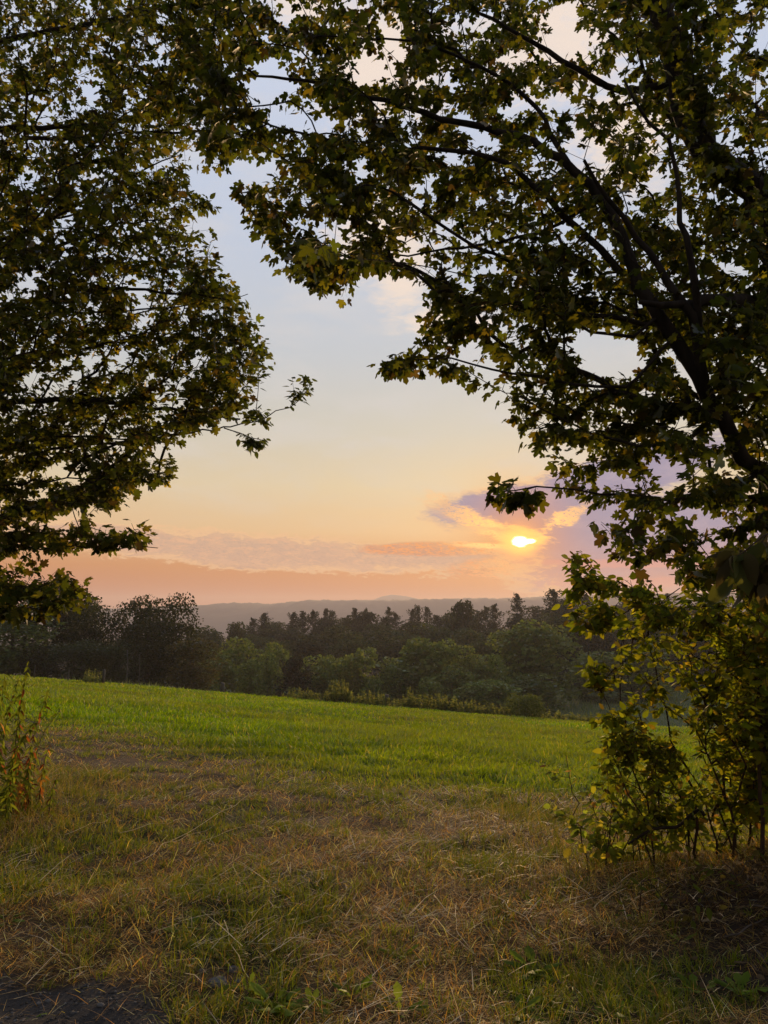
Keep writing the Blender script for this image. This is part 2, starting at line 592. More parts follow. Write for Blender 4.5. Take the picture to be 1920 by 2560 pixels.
dirt, drygrass, olive = np.array([0.050, 0.033, 0.022]), np.array([0.075, 0.046, 0.022]), np.array([0.035, 0.033, 0.009])
fieldcol, gravelc = np.array([0.040, 0.060, 0.005]), np.array([0.050, 0.045, 0.042])
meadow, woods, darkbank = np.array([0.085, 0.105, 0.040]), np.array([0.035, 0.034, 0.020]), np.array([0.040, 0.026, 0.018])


def ground_colour(x, y):
    f = field_mix(x, y)[:, None]
    dp = dry_patch(x, y)[:, None]
    c = olive * (1 - dp) + drygrass * dp
    c = c * (1 - f) + fieldcol * f
    b = bare_mask(x, y)[:, None]; c = c * (1 - b) + (0.35 * dirt + 1.0 * drygrass) * b
    b = bank_mask(x, y)[:, None]; c = c * (1 - b) + darkbank * b  # dark bank soil, with bush shade mixed into its tone
    b = gravel_mask(x, y)[:, None]; c = c * (1 - b) + gravelc * b
    b = sstep(66, 90, y)[:, None]; c = c * (1 - b) + meadow * b
    b = sstep(160, 175, y)[:, None]; c = c * (1 - b) + woods * b
    return c


ang = np.concatenate([np.linspace(-180, -42, 60, endpoint=False), np.linspace(-42, 42, 200), np.linspace(42, 180, 60)[1:-1]])
ang = np.radians(ang)
rad = np.concatenate([[0.02], np.geomspace(0.6, 2.4, 16)[:-1], np.geomspace(2.4, 14, 130)[:-1], np.geomspace(14, 90, 70)[:-1], np.geomspace(90, 400, 60)[:-1], np.geomspace(400, 5000, 26)])
na, nr = len(ang), len(rad)
gx = (rad[:, None] * np.sin(ang)[None]).ravel(); gy = (rad[:, None] * np.cos(ang)[None]).ravel()
gv = np.stack([gx, gy, ground_z(gx, gy)], 1)
i = np.arange(nr - 1)[:, None] * na; j = np.arange(na)[None]; j2 = (j + 1) % na
q = np.stack([i + j, i + na + j, i + na + j2, i + j2], -1).reshape(-1, 4)[:, ::-1]

M_GROUND = bpy.data.materials.new('ground'); M_GROUND.use_nodes = True
t = M_GROUND.node_tree; b = t.nodes['Principled BSDF']
ca = t.nodes.new('ShaderNodeAttribute'); ca.attribute_name = 'Col'
co = t.nodes.new('ShaderNodeTexCoord')
n1 = noise(t, co.outputs['Object'], 14, 6, 0.7); n2 = noise(t, co.outputs['Object'], 60, 4, 0.7); n3 = noise(t, co.outputs['Object'], 1.3, 4, 0.6)
f = n1 * 0.9 + n2 * 0.7 + n3 * 0.4
mul = t.nodes.new('ShaderNodeVectorMath'); mul.operation = 'SCALE'
t.links.new(ca.outputs['Color'], mul.inputs[0]); put(t, f, mul.inputs['Scale'])
t.links.new(mul.outputs[0], b.inputs['Base Color'])
b.inputs['Roughness'].default_value = 0.95; b.inputs['Specular IOR Level'].default_value = 0.15
bp = t.nodes.new('ShaderNodeBump'); bp.inputs['Strength'].default_value = 0.6; bp.inputs['Distance'].default_value = 0.02
put(t, n2 + n1, bp.inputs['Height']); t.links.new(bp.outputs[0], b.inputs['Normal'])
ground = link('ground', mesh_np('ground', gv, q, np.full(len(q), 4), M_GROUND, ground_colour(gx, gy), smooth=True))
tag(ground, kind='structure')


# ------------------------------------------------------------------ far ridges
def ridge(name, line, ydist, front, back, base, jag, mat, tree=0.0):
    xs = np.linspace(-4600, 4600, 1200 if tree else 300)
    pts = np.array([at(px, py, ydist) for px, py in line])
    top = np.interp(xs, pts[:, 0], pts[:, 2])
    rows, us = [], np.concatenate([np.linspace(-1, 0, 14), np.linspace(0, 1, 8)[1:]])
    for u in us:
        y = ydist + (u * front if u < 0 else u * back)
        prof = math.cos(abs(u) * math.pi / 2) ** (0.8 if u < 0 else 1.0)
        z = base + (top - base) * prof
        yy = np.full_like(xs, y)
        z = z + prof * jag * (vnoise(xs, yy, 220, 5, 3) - 0.5)
        z = z + tree * (vnoise(xs, yy + u * 40, 9, 9, 2) - 0.35)
        rows.append(np.stack([xs, yy, z], 1))
    v = np.concatenate(rows); n = len(xs); m = len(rows)
    i = np.arange(m - 1)[:, None] * n; j = np.arange(n - 1)[None]
    q = np.stack([i + j, i + j + 1, i + n + j + 1, i + n + j], -1).reshape(-1, 4)
    return link(name, mesh_np(name, v, q, np.full(len(q), 4), mat))


M_HILL = solid('hazed_wooded_hill', (0.065, 0.072, 0.082), (0.095, 0.100, 0.105), 0.02, 1.0, 0.0)  # pale blue of the distant air is put into the hill colour
hill = ridge('hills', [(-3000, 1525), (285, 1523), (400, 1521), (480, 1518), (600, 1509), (690, 1512), (790, 1503), (960, 1502), (1100, 1499), (1250, 1497),
                      (1400, 1490), (1900, 1484), (5000, 1480)], 2400, 700, 800, -46, 8, M_HILL, 9.0)
tag(hill, kind='structure')
mtn = ridge('mountain', [(-3000, 1530), (300, 1524), (440, 1521), (490, 1512), (560, 1518), (700, 1520), (900, 1510), (930, 1501), (955, 1491), (980, 1487), (1010, 1490),
                       (1060, 1500), (1150, 1510), (1500, 1510), (5000, 1510)], 4400, 300, 500, -46, 3, M_HILL, 0.0)
tag(mtn, kind='structure')

# ------------------------------------------------------------------ evening haze
M_HAZE = bpy.data.materials.new('haze'); M_HAZE.use_nodes = True
t = M_HAZE.node_tree; t.nodes.clear()
pv = t.nodes.new('ShaderNodeVolumePrincipled')
pv.inputs['Color'].default_value = (0.87, 0.80, 0.81, 1)
pv.inputs['Density'].default_value = 0.00026
pv.inputs['Anisotropy'].default_value = 0.30
o = t.nodes.new('ShaderNodeOutputMaterial'); t.links.new(pv.outputs[0], o.inputs['Volume'])
hv = np.array([(x, y, z) for x in (-5300, 5300) for y in (-5300, 5300) for z in (-62, 130)], float)
haze = link('haze', mesh_np('haze', hv, [0, 1, 3, 2, 4, 6, 7, 5, 0, 4, 5, 1, 2, 3, 7, 6, 0, 2, 6, 4, 1, 5, 7, 3], np.full(6, 4), M_HAZE))
tag(haze, kind='stuff')


# ------------------------------------------------------------------ blades of grass
def blades(pos, head, length, width, lean, col, bend=0.5):
    """pos N x 3, heading of lean, length, width, lean angle from the vertical; two segments, five vertices"""
    n = len(pos)
    h = np.stack([np.cos(head), np.sin(head), np.zeros(n)], 1)
    yaw = head + math.pi / 2 + rng.normal(0, 0.7, n)
    s = np.stack([np.cos(yaw), np.sin(yaw), np.zeros(n)], 1) * (width / 2)[:, None]
    up = np.array([0, 0, 1.0])
    l2 = np.minimum(lean + bend * rng.uniform(0.2, 1.3, n), 1.9)
    d1 = np.sin(lean)[:, None] * h + np.cos(lean)[:, None] * up
    d2 = np.sin(l2)[:, None] * h + np.cos(l2)[:, None] * up
    m = pos + d1 * (length * 0.5)[:, None]
    tp = m + d2 * (length * 0.5)[:, None]
    v = np.stack([pos - s, pos + s, m + 0.8 * s, m - 0.8 * s, tp], 1).reshape(-1, 3)
    k = (np.arange(n) * 5)[:, None]
    loops = (k + np.array([0, 1, 2, 3, 3, 2, 4])).ravel()
    return v, loops, np.tile([4, 3], n), np.repeat(col, 5, 0)


def pick(cols, w, n):
    cols = np.array(cols, float); i = rng.choice(len(cols), n, p=np.array(w) / sum(w))
    return cols[i] * rng.uniform(0.75, 1.25, n)[:, None]


def spread(n, y0, y1, expo, wide):
    """points whose density falls off with distance, over a wedge wider than the view"""
    u = rng.uniform(0, 1, n)
    e = 1 - expo
    y = (y0 ** e + u * (y1 ** e - y0 ** e)) ** (1 / e)
    x = rng.uniform(-1, 1, n) * (wide * y + 0.6)
    return x, y


# green field
x, y = spread(310000, 6, 72, 1.0001, 0.56)
fm = field_mix(x, y)
keep = rng.uniform(0, 1, len(x)) < fm ** 0.8 * (0.5 + 0.5 * sstep(8, 14, y)) * (1 - 0.6 * bare_mask(x, y))
x, y, fm = x[keep], y[keep], fm[keep]
n = len(x)
tall = vnoise(x, y, 1.5, 71, 2) * 0.55 + vnoise(x * 0.4, y, 0.55, 72, 2) * 0.45
L = (0.05 + 0.27 * tall ** 1.4) * rng.uniform(0.55, 1.35, n) * (0.4 + 0.6 * fm)
W = 0.0050 + 0.0011 * y
c = pick([(0.105, 0.158, 0.001), (0.070, 0.122, 0.001), (0.135, 0.175, 0.002), (0.22, 0.19, 0.03)], [5, 5, 2.5, 0.8], n)
mow = 0.5 * vnoise(x * 0.35 + y * 0.12, y - 0.5 * x, 3.2, 73, 2) + 0.5 * vnoise(x, y, 0.8, 74, 2)
c *= (0.36 + 1.55 * mow)[:, None]
haymix = sstep(0.45, 0.7, vnoise(x * 0.5 + 0.2 * y, y, 5.0, 76, 3))[:, None]
c = c * (1 - 0.35 * haymix) + np.array([0.15, 0.135, 0.02]) * 0.35 * haymix
c = c * (0.55 + 0.45 * fm)[:, None] + np.array([0.10, 0.075, 0.02]) * (0.45 * (1 - fm))[:, None]
wind = vnoise(x, y, 1.1, 75, 2) * 12.0
v, lo, sz, cc = blades(np.stack([x, y, ground_z(x, y) - 0.01], 1), wind + rng.normal(0, 0.9, n), L, W, np.abs(rng.normal(0.42, 0.34, n)), c, 0.8)
tag(link('grass', mesh_np('grass', v, lo, sz, M_GRASS, cc)), 'bright green hay field grass sloping away from the worn track', 'grass', kind='stuff')

# rough meadow in the valley
n = 26000
x = rng.uniform(-30, 110, n); y = rng.uniform(72, 168, n)
v, lo, sz, cc = blades(np.stack([x, y, ground_z(x, y) - 0.05], 1), rng.uniform(0, 6.28, n), rng.uniform(0.4, 1.1, n), rng.uniform(0.06, 0.14, n),
                       np.abs(rng.normal(0.2, 0.2, n)), pick([(0.09, 0.115, 0.035), (0.12, 0.13, 0.05)], [1, 1], n))
tag(link('grass', mesh_np('meadow_grass', v, lo, sz, M_GRASS, cc)), 'pale rough meadow grass beyond the field below the woods', 'grass', kind='stuff')

# worn ground: matted dry grass
x, y = spread(290000, 2.3, 20, 1.5, 0.56)
f = field_mix(x, y); dp = dry_patch(x, y)
keep = rng.uniform(0, 1, len(x)) < (1 - 0.9 * f) * (1 - 0.93 * gravel_mask(x, y)) * (1 - 0.2 * bank_mask(x, y)) * (1 - 0.55 * bare_mask(x, y)) * (0.30 + 0.70 * dp) * (0.45 + 0.55 * sstep(3.0, 5.2, y + 0.8 * (vnoise(x, y, 0.6, 91, 2) - 0.5)))  # sparser toward the viewer; dark soil there also stands in for canopy shade
x, y = x[keep], y[keep]; n = len(x)
L = rng.uniform(0.03, 0.12, n) * (0.8 + 0.05 * y); W = rng.uniform(0.0015, 0.0034, n) * (0.55 + 0.12 * y)
lean = np.clip(rng.normal(1.25, 0.28, n), 0.3, 1.56)
c = pick([(0.36, 0.215, 0.065), (0.24, 0.130, 0.036), (0.52, 0.36, 0.15), (0.09, 0.052, 0.015), (0.16, 0.130, 0.020)], [5, 5, 2.5, 4, 4], n)
c = c * (1.15 * rng.lognormal(0, 0.5, n))[:, None] * np.array([1.05, 0.98, 0.8])
bm = bank_mask(x, y)[:, None]; c = np.minimum(c, 0.6) * (1 - 0.5 * bm)  # darker on the bank: litter brown, plus bush shade put into the colour
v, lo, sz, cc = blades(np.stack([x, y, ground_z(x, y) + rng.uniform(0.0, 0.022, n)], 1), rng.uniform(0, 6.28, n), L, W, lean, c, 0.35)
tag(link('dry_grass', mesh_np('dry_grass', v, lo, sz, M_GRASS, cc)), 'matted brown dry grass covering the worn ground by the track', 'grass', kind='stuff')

# worn ground: green tufts
tx, ty = spread(11000, 2.5, 24, 1.3, 0.56)
g = (1 - dry_patch(tx, ty)) * 0.85 + 0.22
keep = rng.uniform(0, 1, len(tx)) < g * (0.35 + 0.65 * sstep(3.2, 5.2, ty + 1.2 * (vnoise(tx, ty, 0.7, 92, 2) - 0.5))) * (1 - 0.97 * gravel_mask(tx, ty)) * (1 - 0.85 * bare_mask(tx, ty)) * (1 - 0.75 * bank_mask(tx, ty))  # tufts thin out toward the viewer too, deepening the stand-in canopy shade
tx, ty = tx[keep], ty[keep]
per = 26
k = len(tx); n = k * per
sz_ = np.repeat(rng.uniform(0.5, 1.25, k), per)
a = rng.uniform(0, 6.28, n); r = np.abs(rng.normal(0, 0.06, n)) * sz_
x = np.repeat(tx, per) + r * np.cos(a); y = np.repeat(ty, per) + r * np.sin(a)
tint = np.repeat(rng.uniform(0, 1, k), per)[:, None]
c = pick([(0.090, 0.118, 0.008), (0.125, 0.140, 0.010), (0.17, 0.130, 0.025)], [5, 4, 1.2], n) * (0.75 + 0.4 * tint)
f = field_mix(x, y)[:, None]; c = c * (1 - 0.8 * f) + np.array([0.085, 0.120, 0.006]) * 0.8 * f
v, lo, sz, cc = blades(np.stack([x, y, ground_z(x, y) - 0.004], 1), a + rng.normal(0, 0.5, n), sz_ * rng.uniform(0.05, 0.12, n), (0.0020 + 0.0004 * y) * rng.uniform(0.8, 1.5, n),
                       np.abs(rng.normal(0.45, 0.3, n)), c, 0.9)
tag(link('grass_tuft', mesh_np('grass_tuft', v, lo, sz, M_GRASS, cc)), 'olive green tufts of grass scattered through the dry ground', 'grass', kind='stuff')

# taller dry stalks along the foot of the bushes and around the weeds
def stand(cx, cy, sx_, sy_, n, lmin, lmax, cols, w, wid=0.004):
    x = rng.normal(cx, sx_, n); y = rng.normal(cy, sy_, n)
    return blades(np.stack([x, y, ground_z(x, y) - 0.01], 1), rng.uniform(0, 6.28, n), rng.uniform(lmin, lmax, n), np.full(n, wid) * rng.uniform(0.7, 1.3, n),
                  np.abs(rng.normal(0.3, 0.25, n)), pick(cols, w, n), 0.7)


parts_ = []
for px, py, sx_, sy_, n, a, b in [(1370, 2050, 0.45, 0.5, 1000, 0.06, 0.26), (1420, 2120, 0.5, 0.35, 800, 0.06, 0.22), (1250, 2030, 0.6, 0.5, 700, 0.05, 0.18),
                                  (1480, 2200, 0.5, 0.3, 500, 0.06, 0.2), (40, 1990, 0.4, 0.7, 1700, 0.12, 0.36), (150, 1960, 0.5, 0.6, 800, 0.08, 0.24), (20, 2080, 0.4, 0.5, 900, 0.08, 0.26)]:
    h = hit(px, py)
    parts_.append(stand(h[0], h[1], sx_, sy_, n, a, b, [(0.16, 0.115, 0.034), (0.12, 0.105, 0.018), (0.085, 0.095, 0.010), (0.24, 0.17, 0.07)], [3, 4, 5, 1]))
off = 0; V_, L_, Z_, C_ = [], [], [], []
for v, lo, sz, cc in parts_:
    V_.append(v); L_.append(lo + off); Z_.append(sz); C_.append(cc); off += len(v)
tag(link('tall_grass', mesh_np('tall_grass', np.concatenate(V_), np.concatenate(L_), np.concatenate(Z_), M_GRASS, np.concatenate(C_))),
    'taller brown and green grass at the foot of the bushes and weeds', 'grass', kind='stuff')


# ------------------------------------------------------------------ far trees
CLUMP = np.array([(-0.5, -0.28, 0), (0.08, -0.5, 0.06), (0.52, -0.12, -0.05), (0.3, 0.42, 0.08), (-0.28, 0.46, -0.06)])


def cards(pos, nrm, size, col):
    n = len(pos)
    d = unit(rng.normal(0, 1, (n, 3)))
    rot = frames(d, nrm)
    sc = np.stack([size, size * rng.uniform(0.55, 1.0, n), size], 1)
    return stamp(CLUMP, [(0, 1, 2, 3, 4)], pos, rot, sc, col)


def broad_crown(name, h, w, n, size, cols, low=0.12, lobes=18, seed=0, shape=0.55, sparse=0.0):
    """crown of a broadleaf tree: leaf clumps spread over many irregular limbs' ends"""
    r = np.random.default_rng(seed)
    zc = np.sort(r.uniform(low, 0.96, lobes)); zc[-1] = 0.9; zc[-2] = 0.8
    a = np.arange(lobes) * 2.4 + r.uniform(0, 1.2, lobes)
    # envelope widest at `shape` of the height
    env = np.where(zc < shape, 0.62 + 0.38 * (zc / shape), np.sqrt(np.maximum(0.02, 1 - ((zc - shape) / (1.03 - shape)) ** 2)))
    rr = env * r.uniform(0.25, 0.72, lobes) * w / 2
    C = np.stack([rr * np.cos(a), rr * np.sin(a), zc * h], 1)
    rad_ = r.uniform(0.2, 0.34, lobes) * w * (0.65 + 0.5 * env)
    k = r.choice(lobes, n, p=rad_ ** 2 / (rad_ ** 2).sum())
    d = unit(r.normal(0, 1, (n, 3)) + np.array([0, 0, 0.22]))
    q = r.uniform(0.55, 1.08, n) ** 0.6
    lump = 0.82 + 0.36 * vnoise(d[:, 0] * 3 + k * 7, d[:, 1] * 3 + d[:, 2] * 2.1, 1.0, seed, 2)
    p = C[k] + d * (rad_[k] * q * lump)[:, None] * np.array([1, 1, 0.8])
    p = p[p[:, 2] > 0.02 * h]; d = d[:len(p)]; k = k[:len(p)]
    if sparse:
        keep = vnoise(p[:, 0] * 1.3, p[:, 2] * 1.3, 1.0, seed + 5, 2) > sparse
        p, d = p[keep], d[keep]
    m = len(p)
    nrm = unit(d + np.array([0, 0, 0.25]) + r.normal(0, 0.35, (m, 3)))
    c = np.array(cols)[r.choice(len(cols), m)] * r.uniform(0.7, 1.3, m)[:, None]
    v, lo, sz, cc = cards(p, nrm, r.uniform(0.6, 1.35, m) * size, c)
    return mesh_np(name, v, lo, sz, M_CROWN, cc)


def pine_crown(name, h, w, n, size, cols, seed=0, whorls=13, low=0.25, flat=0.25):
    """white pine or spruce: ragged rising boughs of uneven length, longest low down, a bare leader at the tip"""
    r = np.random.default_rng(seed)
    P, N = [], []
    nb = whorls * 5
    per = n // nb
    for i in range(nb):
        f = (i / (nb - 1)) ** 0.9
        z = h * (low + (0.95 - low) * f) + r.normal(0, 0.02) * h
        a = i * 2.4 + r.uniform(-0.5, 0.5)
        L = (w / 2 * (1 - f) ** 0.55 * r.choice([0.3, 0.7, 1.0, 1.35]) + 0.05 * w) * r.uniform(0.8, 1.1)
        t_ = r.uniform(0.05, 1, per) ** 0.6
        rise = r.uniform(-0.05, 0.8) + 0.45 * f
        sp_ = 0.13 * L * (1.25 - t_) + 0.16
        p = np.stack([np.cos(a) * L * t_ + r.normal(0, sp_), np.sin(a) * L * t_ + r.normal(0, sp_), z + rise * L * t_ ** 1.5 + r.normal(0, 0.16 + 0.3 * flat, per)], 1)
        P.append(p); N.append(np.tile([0, 0, 1.0], (per, 1)))
    k = per * 2
    P.append(np.stack([r.normal(0, 0.12, k), r.normal(0, 0.12, k), h * r.uniform(0.86, 1.0, k)], 1)); N.append(np.tile([0, 0, 1.0], (k, 1)))
    P = np.concatenate(P); N = unit(np.concatenate(N) + r.normal(0, 0.9, (len(P), 3)))
    c = np.array(cols)[r.choice(len(cols), len(P))] * r.uniform(0.7, 1.3, len(P))[:, None]
    v, lo, sz, cc = cards(P, N, r.uniform(0.6, 1.3, len(P)) * size, c)
    return mesh_np(name, v, lo, sz, M_CROWN, cc)


def trunk_mesh(name, h, r0, mat=None, limbs=3, seed=0, spread_=0.25):
    r = np.random.default_rng(seed)
    T = Tubes()
    top = np.array([r.normal(0, 0.03) * h, r.normal(0, 0.03) * h, h])
    p = spline([(0, 0, -0.6), np.array([0, 0, 0.45 * h]) + r.normal(0, 0.012 * h, 3) * [1, 1, 0], top], h / 8)
    T.add(p, np.linspace(r0, r0 * 0.25, len(p)), 7)
    for i in range(limbs):
        z = r.uniform(0.3, 0.6) * h; a = r.uniform(0, 6.28); L = r.uniform(0.6, 1.1) * spread_ * h
        s = np.array([0, 0, z])
        e = s + np.array([math.cos(a) * L, math.sin(a) * L, L * r.uniform(0.9, 1.5)])
        T.add(spline([s, s * 0.45 + e * 0.55 + np.array([0, 0, 0.04 * h]), e], h / 8), np.linspace(r0 * 0.5, r0 * 0.12, len(spline([s, s * 0.45 + e * 0.55 + np.array([0, 0, 0.04 * h]), e], h / 8))), 5)
    return T.mesh(name, mat or M_FARBARK)


G_DARK = [(0.024, 0.032, 0.010), (0.032, 0.038, 0.011), (0.020, 0.026, 0.009)]
G_MID = [(0.040, 0.055, 0.015), (0.030, 0.044, 0.013), (0.052, 0.058, 0.016)]
G_PALE = [(0.108, 0.140, 0.034), (0.080, 0.112, 0.028), (0.135, 0.150, 0.040)]
G_WARM = [(0.046, 0.044, 0.015), (0.040, 0.042, 0.014), (0.056, 0.044, 0.016)]
G_PINE = [(0.024, 0.034, 0.016), (0.030, 0.040, 0.018), (0.020, 0.028, 0.014)]

broad_far = [broad_crown('forest_crown', 15, 9.0 + (i % 3), 2600, 0.62, G_DARK if i % 2 else G_MID, 0.2, 16, 100 + i, 0.58) for i in range(6)]
broad_trunk = [trunk_mesh('forest_trunk', 12, 0.22, None, 3, 120 + i) for i in range(2)]
pale_far = [broad_crown('sapling_crown', 10, 5.2 + (i % 2), 2600, 0.40, G_PALE, 0.05, 15, 140 + i, 0.42) for i in range(5)]
pale_trunk = trunk_mesh('sapling_trunk', 8.5, 0.11, None, 3, 160, 0.2)
pine_far = [pine_crown('pine_crown', 17, 7.5, 2400, 0.42, G_PINE, 170 + i, 12, 0.25) for i in range(4)]
pine_trunk = trunk_mesh('pine_trunk', 16.6, 0.2, None, 0, 180)


def plant(name, label, cat, x, y, crown, trunk, s=(1, 1, 1), rz=0.0, group=None, z=None):
    zz = float(ground_z(x, y, False)) if z is None else z
    root = empty(name, (x, y, zz), label, cat, group)
    root.rotation_euler.z = rz
    root.scale = s
    c = link('crown', crown, root)
    if trunk is not None:
        link('trunk', trunk, root)
    return root


def at_top(px, pytop, y):
    """ground position under a pixel column at distance y, and the height that reaches up to pytop"""
    p = at(px, pytop, y)
    z = float(ground_z(p[0], p[1], False))
    return p[0], p[1], p[2] - z


# the mass of the wood: rows stepping back up the far slope
MARKS = [(470, 'the brownish tree'), (520, 'the low crown by the hill'), (596, 'the round dark skyline crown'), (660, 'the first spiky pine tip'), (735, 'the broad stepped pine'),
         (815, 'the tallest middle pine'), (890, 'the lone spired pine'), (975, 'the pine below the mountain'), (1056, 'the two narrow pine tops'),
         (1157, 'the domed skyline crown'), (1236, 'the low bushy pine'), (1293, 'the pointed spruce'), (1384, 'the big wide pine'), (1465, 'the pine behind bush leaves'),
         (1560, 'the arching reddish twig'), (1680, 'the horizontal bush branch'), (1800, 'the young maple thicket'), (1960, 'the right edge')]
ROWN = ['lowest row', 'second row', 'third row', 'fourth row', 'topmost row']


def wood_label(kind, ri, px, done):
    k = min(range(len(MARKS)), key=lambda i: abs(MARKS[i][0] - px))
    d = px - MARKS[k][0]
    for w in (('left of' if d < -14 else 'right of' if d > 14 else 'below'), 'near'):
        lab = f'{kind}, {ROWN[ri]} of wood, {w} {MARKS[k][1]}'
        if lab not in done: break
    done.add(lab)
    return lab


_done = set()
rows = [(172, 7.4, -22, 70), (190, 7.8, -30, 80), (212, 8.2, -42, 92), (236, 8.6, -58, 105), (262, 9.0, -75, 118)]
TOPS = [(-200, 1560), (480, 1572), (560, 1572), (640, 1556), (720, 1545), (800, 1537), (900, 1532), (1000, 1530), (1150, 1522), (1250, 1528), (1330, 1520), (1400, 1496),
        (1480, 1494), (1600, 1484), (1750, 1480), (1900, 1478), (2300, 1478)]
ntree = 0
for ri, (yd, gap, xa, xb) in enumerate(rows):
    xx = xa
    while xx < xb:
        x_ = xx + random.uniform(-2, 2); y_ = yd + random.uniform(-7, 7)
        xx += gap * random.uniform(0.75, 1.2)
        px, _, _ = project(np.array([x_, y_, 0.0]))
        if px > 2150 or px < 430:
            continue
        pyt = np.interp(px, [a for a, _ in TOPS], [b for _, b in TOPS])
        pyt = pyt + random.uniform(2, 15) + (len(rows) - 1 - ri) * 15 + random.uniform(-6, 6)
        X_, Y_, H = at_top(float(px), pyt, y_)
        H = min(max(H, 6.0), 24.0)
        pine = ri >= 3 and random.random() < 0.42
        rz = random.uniform(0, 6.28)
        if pine:
            s = (H + random.uniform(0, 1.0)) / 17.0
            w = random.uniform(0.8, 1.05)
            plant('pine_tree', wood_label('dark ragged pine', ri, float(px), _done), 'tree', X_, Y_, random.choice(pine_far), pine_trunk, (w, w, s), rz,
                  'pines in the wood beyond the field')
        else:
            s = H / 15.0
            w = random.uniform(0.85, 1.15)
            plant('broadleaf_tree', wood_label('rounded dark tree', ri, float(px), _done), 'tree', X_, Y_, random.choice(broad_far), random.choice(broad_trunk),
                  (w, w, s), rz, 'broadleaf trees massed in the wood')
        ntree += 1

# single conifers whose tops stand out against the hill
PINES = [(632, 1547, 232, 0.75, 'small dark pine peeking over the wood left of the tallest row of tips'),
         (660, 1533, 238, 1.0, 'spiky pine tip first to rise above the wood left of centre'),
         (733, 1532, 246, 0.9, 'broad pine with stepped boughs above the wood left of centre'),
         (757, 1529, 250, 0.95, 'ragged pine crowded against its broad neighbour above the wood'),
         (783, 1528, 250, 1.0, 'pair-topped pine standing over the wood near the middle'),
         (815, 1522, 254, 0.85, 'tallest pine of the row over the middle of the wood'),
         (830, 1527, 262, 0.85, 'thin pine tip right beside the tallest of the middle row'),
         (888, 1521, 254, 0.7, 'lone spired pine above the wood just left of the pale mountain'),
         (914, 1523, 262, 0.6, 'slim pine right of the lone spire over the wood'),
         (972, 1518, 258, 0.6, 'small pine top below the pale mountain peak'),
         (1045, 1514, 256, 0.75, 'narrow tufted pine top standing proud right of the mountain'),
         (1068, 1518, 262, 0.75, 'second narrow tufted pine top right of the mountain'),
         (1236, 1512, 250, 0.9, 'bushy pine low on the skyline left of the pointed spruce'),
         (1293, 1484, 244, 0.95, 'pointed spruce rising above the hill line below the setting sun'),
         (1384, 1474, 236, 1.35, 'big wide pine with upswept boughs on the skyline beside the bushes'),
         (1424, 1482, 240, 1.1, 'dark pine half behind the arching twigs of the bushes'),
         (1465, 1486, 236, 1.0, 'dark pine top below the orange evening sky behind the bush leaves')]
for i, (px, py, yd, w, lab) in enumerate(PINES):
    X_, Y_, H = at_top(px, py, yd)
    plant('pine_tree', lab, 'tree', X_, Y_, pine_far[i % 4], pine_trunk, (w, w, (H + 0.4) / 17.4), i * 1.3, 'pines on the skyline of the wood')

# broadleaf bumps on the skyline
for i, (px, py, yd, w, lab) in enumerate([(592, 1555, 205, 0.62, 'round dark broadleaf crown on the skyline right of the twin-topped tree'),
                                         (1157, 1504, 222, 0.9, 'domed broadleaf crown on the skyline left of the setting sun'),
                                         (520, 1571, 200, 0.8, 'low dark broadleaf crown beside the foot of the hazy hill')]):
    X_, Y_, H = at_top(px, py, yd)
    plant('broadleaf_tree', lab, 'tree', X_, Y_, broad_far[i], broad_trunk[0], (w, w, H / 15.2), i * 2.0)

# paler young trees in front of the wood: px of the middle, top py, distance, width px, mesh, label
PALE = [(545, 1622, 118, 95, 'pale green young tree beside the dark brown tree'),
        (600, 1600, 126, 100, 'pale green rounded sapling with a broken top left of the snag'),
        (622, 1650, 112, 70, 'low pale bush tree at the field edge left of the dark spruce'),
        (512, 1660, 110, 60, 'small green sapling tucked against the dark brown tree'),
        (700, 1610, 122, 70, 'tall narrow pale poplar with a pointed top'),
        (672, 1632, 118, 60, 'narrow grey green sapling right of the pale snag'),
        (772, 1645, 124, 90, 'pale rounded sapling rising behind the dark spruce'),
        (826, 1638, 126, 60, 'slender sapling with a bright spiky tip'),
        (862, 1650, 122, 80, 'soft green sapling left of the widest pale tree'),
        (905, 1622, 122, 95, 'wide pale sapling with a slanting top in the middle of the row'),
        (960, 1668, 120, 60, 'yellow green low sapling in the dip of the row'),
        (1000, 1650, 124, 110, 'grey green bushy sapling right of the dip'),
        (1052, 1592, 126, 120, 'tall pale tree with a double pointed top'),
        (1102, 1604, 128, 80, 'pale tree leaning right beside the double-topped one'),
        (1130, 1668, 118, 110, 'broad low pale sapling in front of the double-topped tree'),
        (1178, 1618, 128, 90, 'grey green sapling with dead twigs at its top'),
        (1222, 1640, 124, 80, 'yellowish sapling with bare tips in the row'),
        (1290, 1560, 138, 130, 'tall hazy tree with fine drooping foliage under the sun'),
        (1360, 1556, 140, 140, 'large hazy tree with pale stems at the end of the row'),
        (1250, 1700, 114, 120, 'dark rounded bush tree at the right end of the row'),
        (1180, 1706, 112, 110, 'dark low bush tree behind the goldenrod band'),
        (1330, 1690, 122, 130, 'dim wide sapling at the foot of the hazy trees'),
        (1075, 1694, 112, 70, 'small conical sapling behind the tall weed clump'),
        (1500, 1630, 150, 140, 'dim grey green tree across the valley meadow'),
        (1610, 1610, 152, 140, 'dim round tree behind the thicket across the meadow'),
        (930, 1700, 110, 60, 'small soft sapling directly behind the grey field post'),
        (745, 1722, 108, 60, 'low grey green shrub tree at the foot of the dark spruce')]
for i, (px, py, yd, wpx, lab) in enumerate(PALE):
    X_, Y_, H = at_top(px, py, yd)
    me = pale_far[i % 5]
    w = wpx / FPX * yd / (5.6) * 1.12
    dim_ = 'dark' in lab or 'dim' in lab or 'hazy' in lab

    plant('young_tree', lab, 'tree', X_, Y_, me, pale_trunk, (w, w, H / 10.0), i * 1.7)

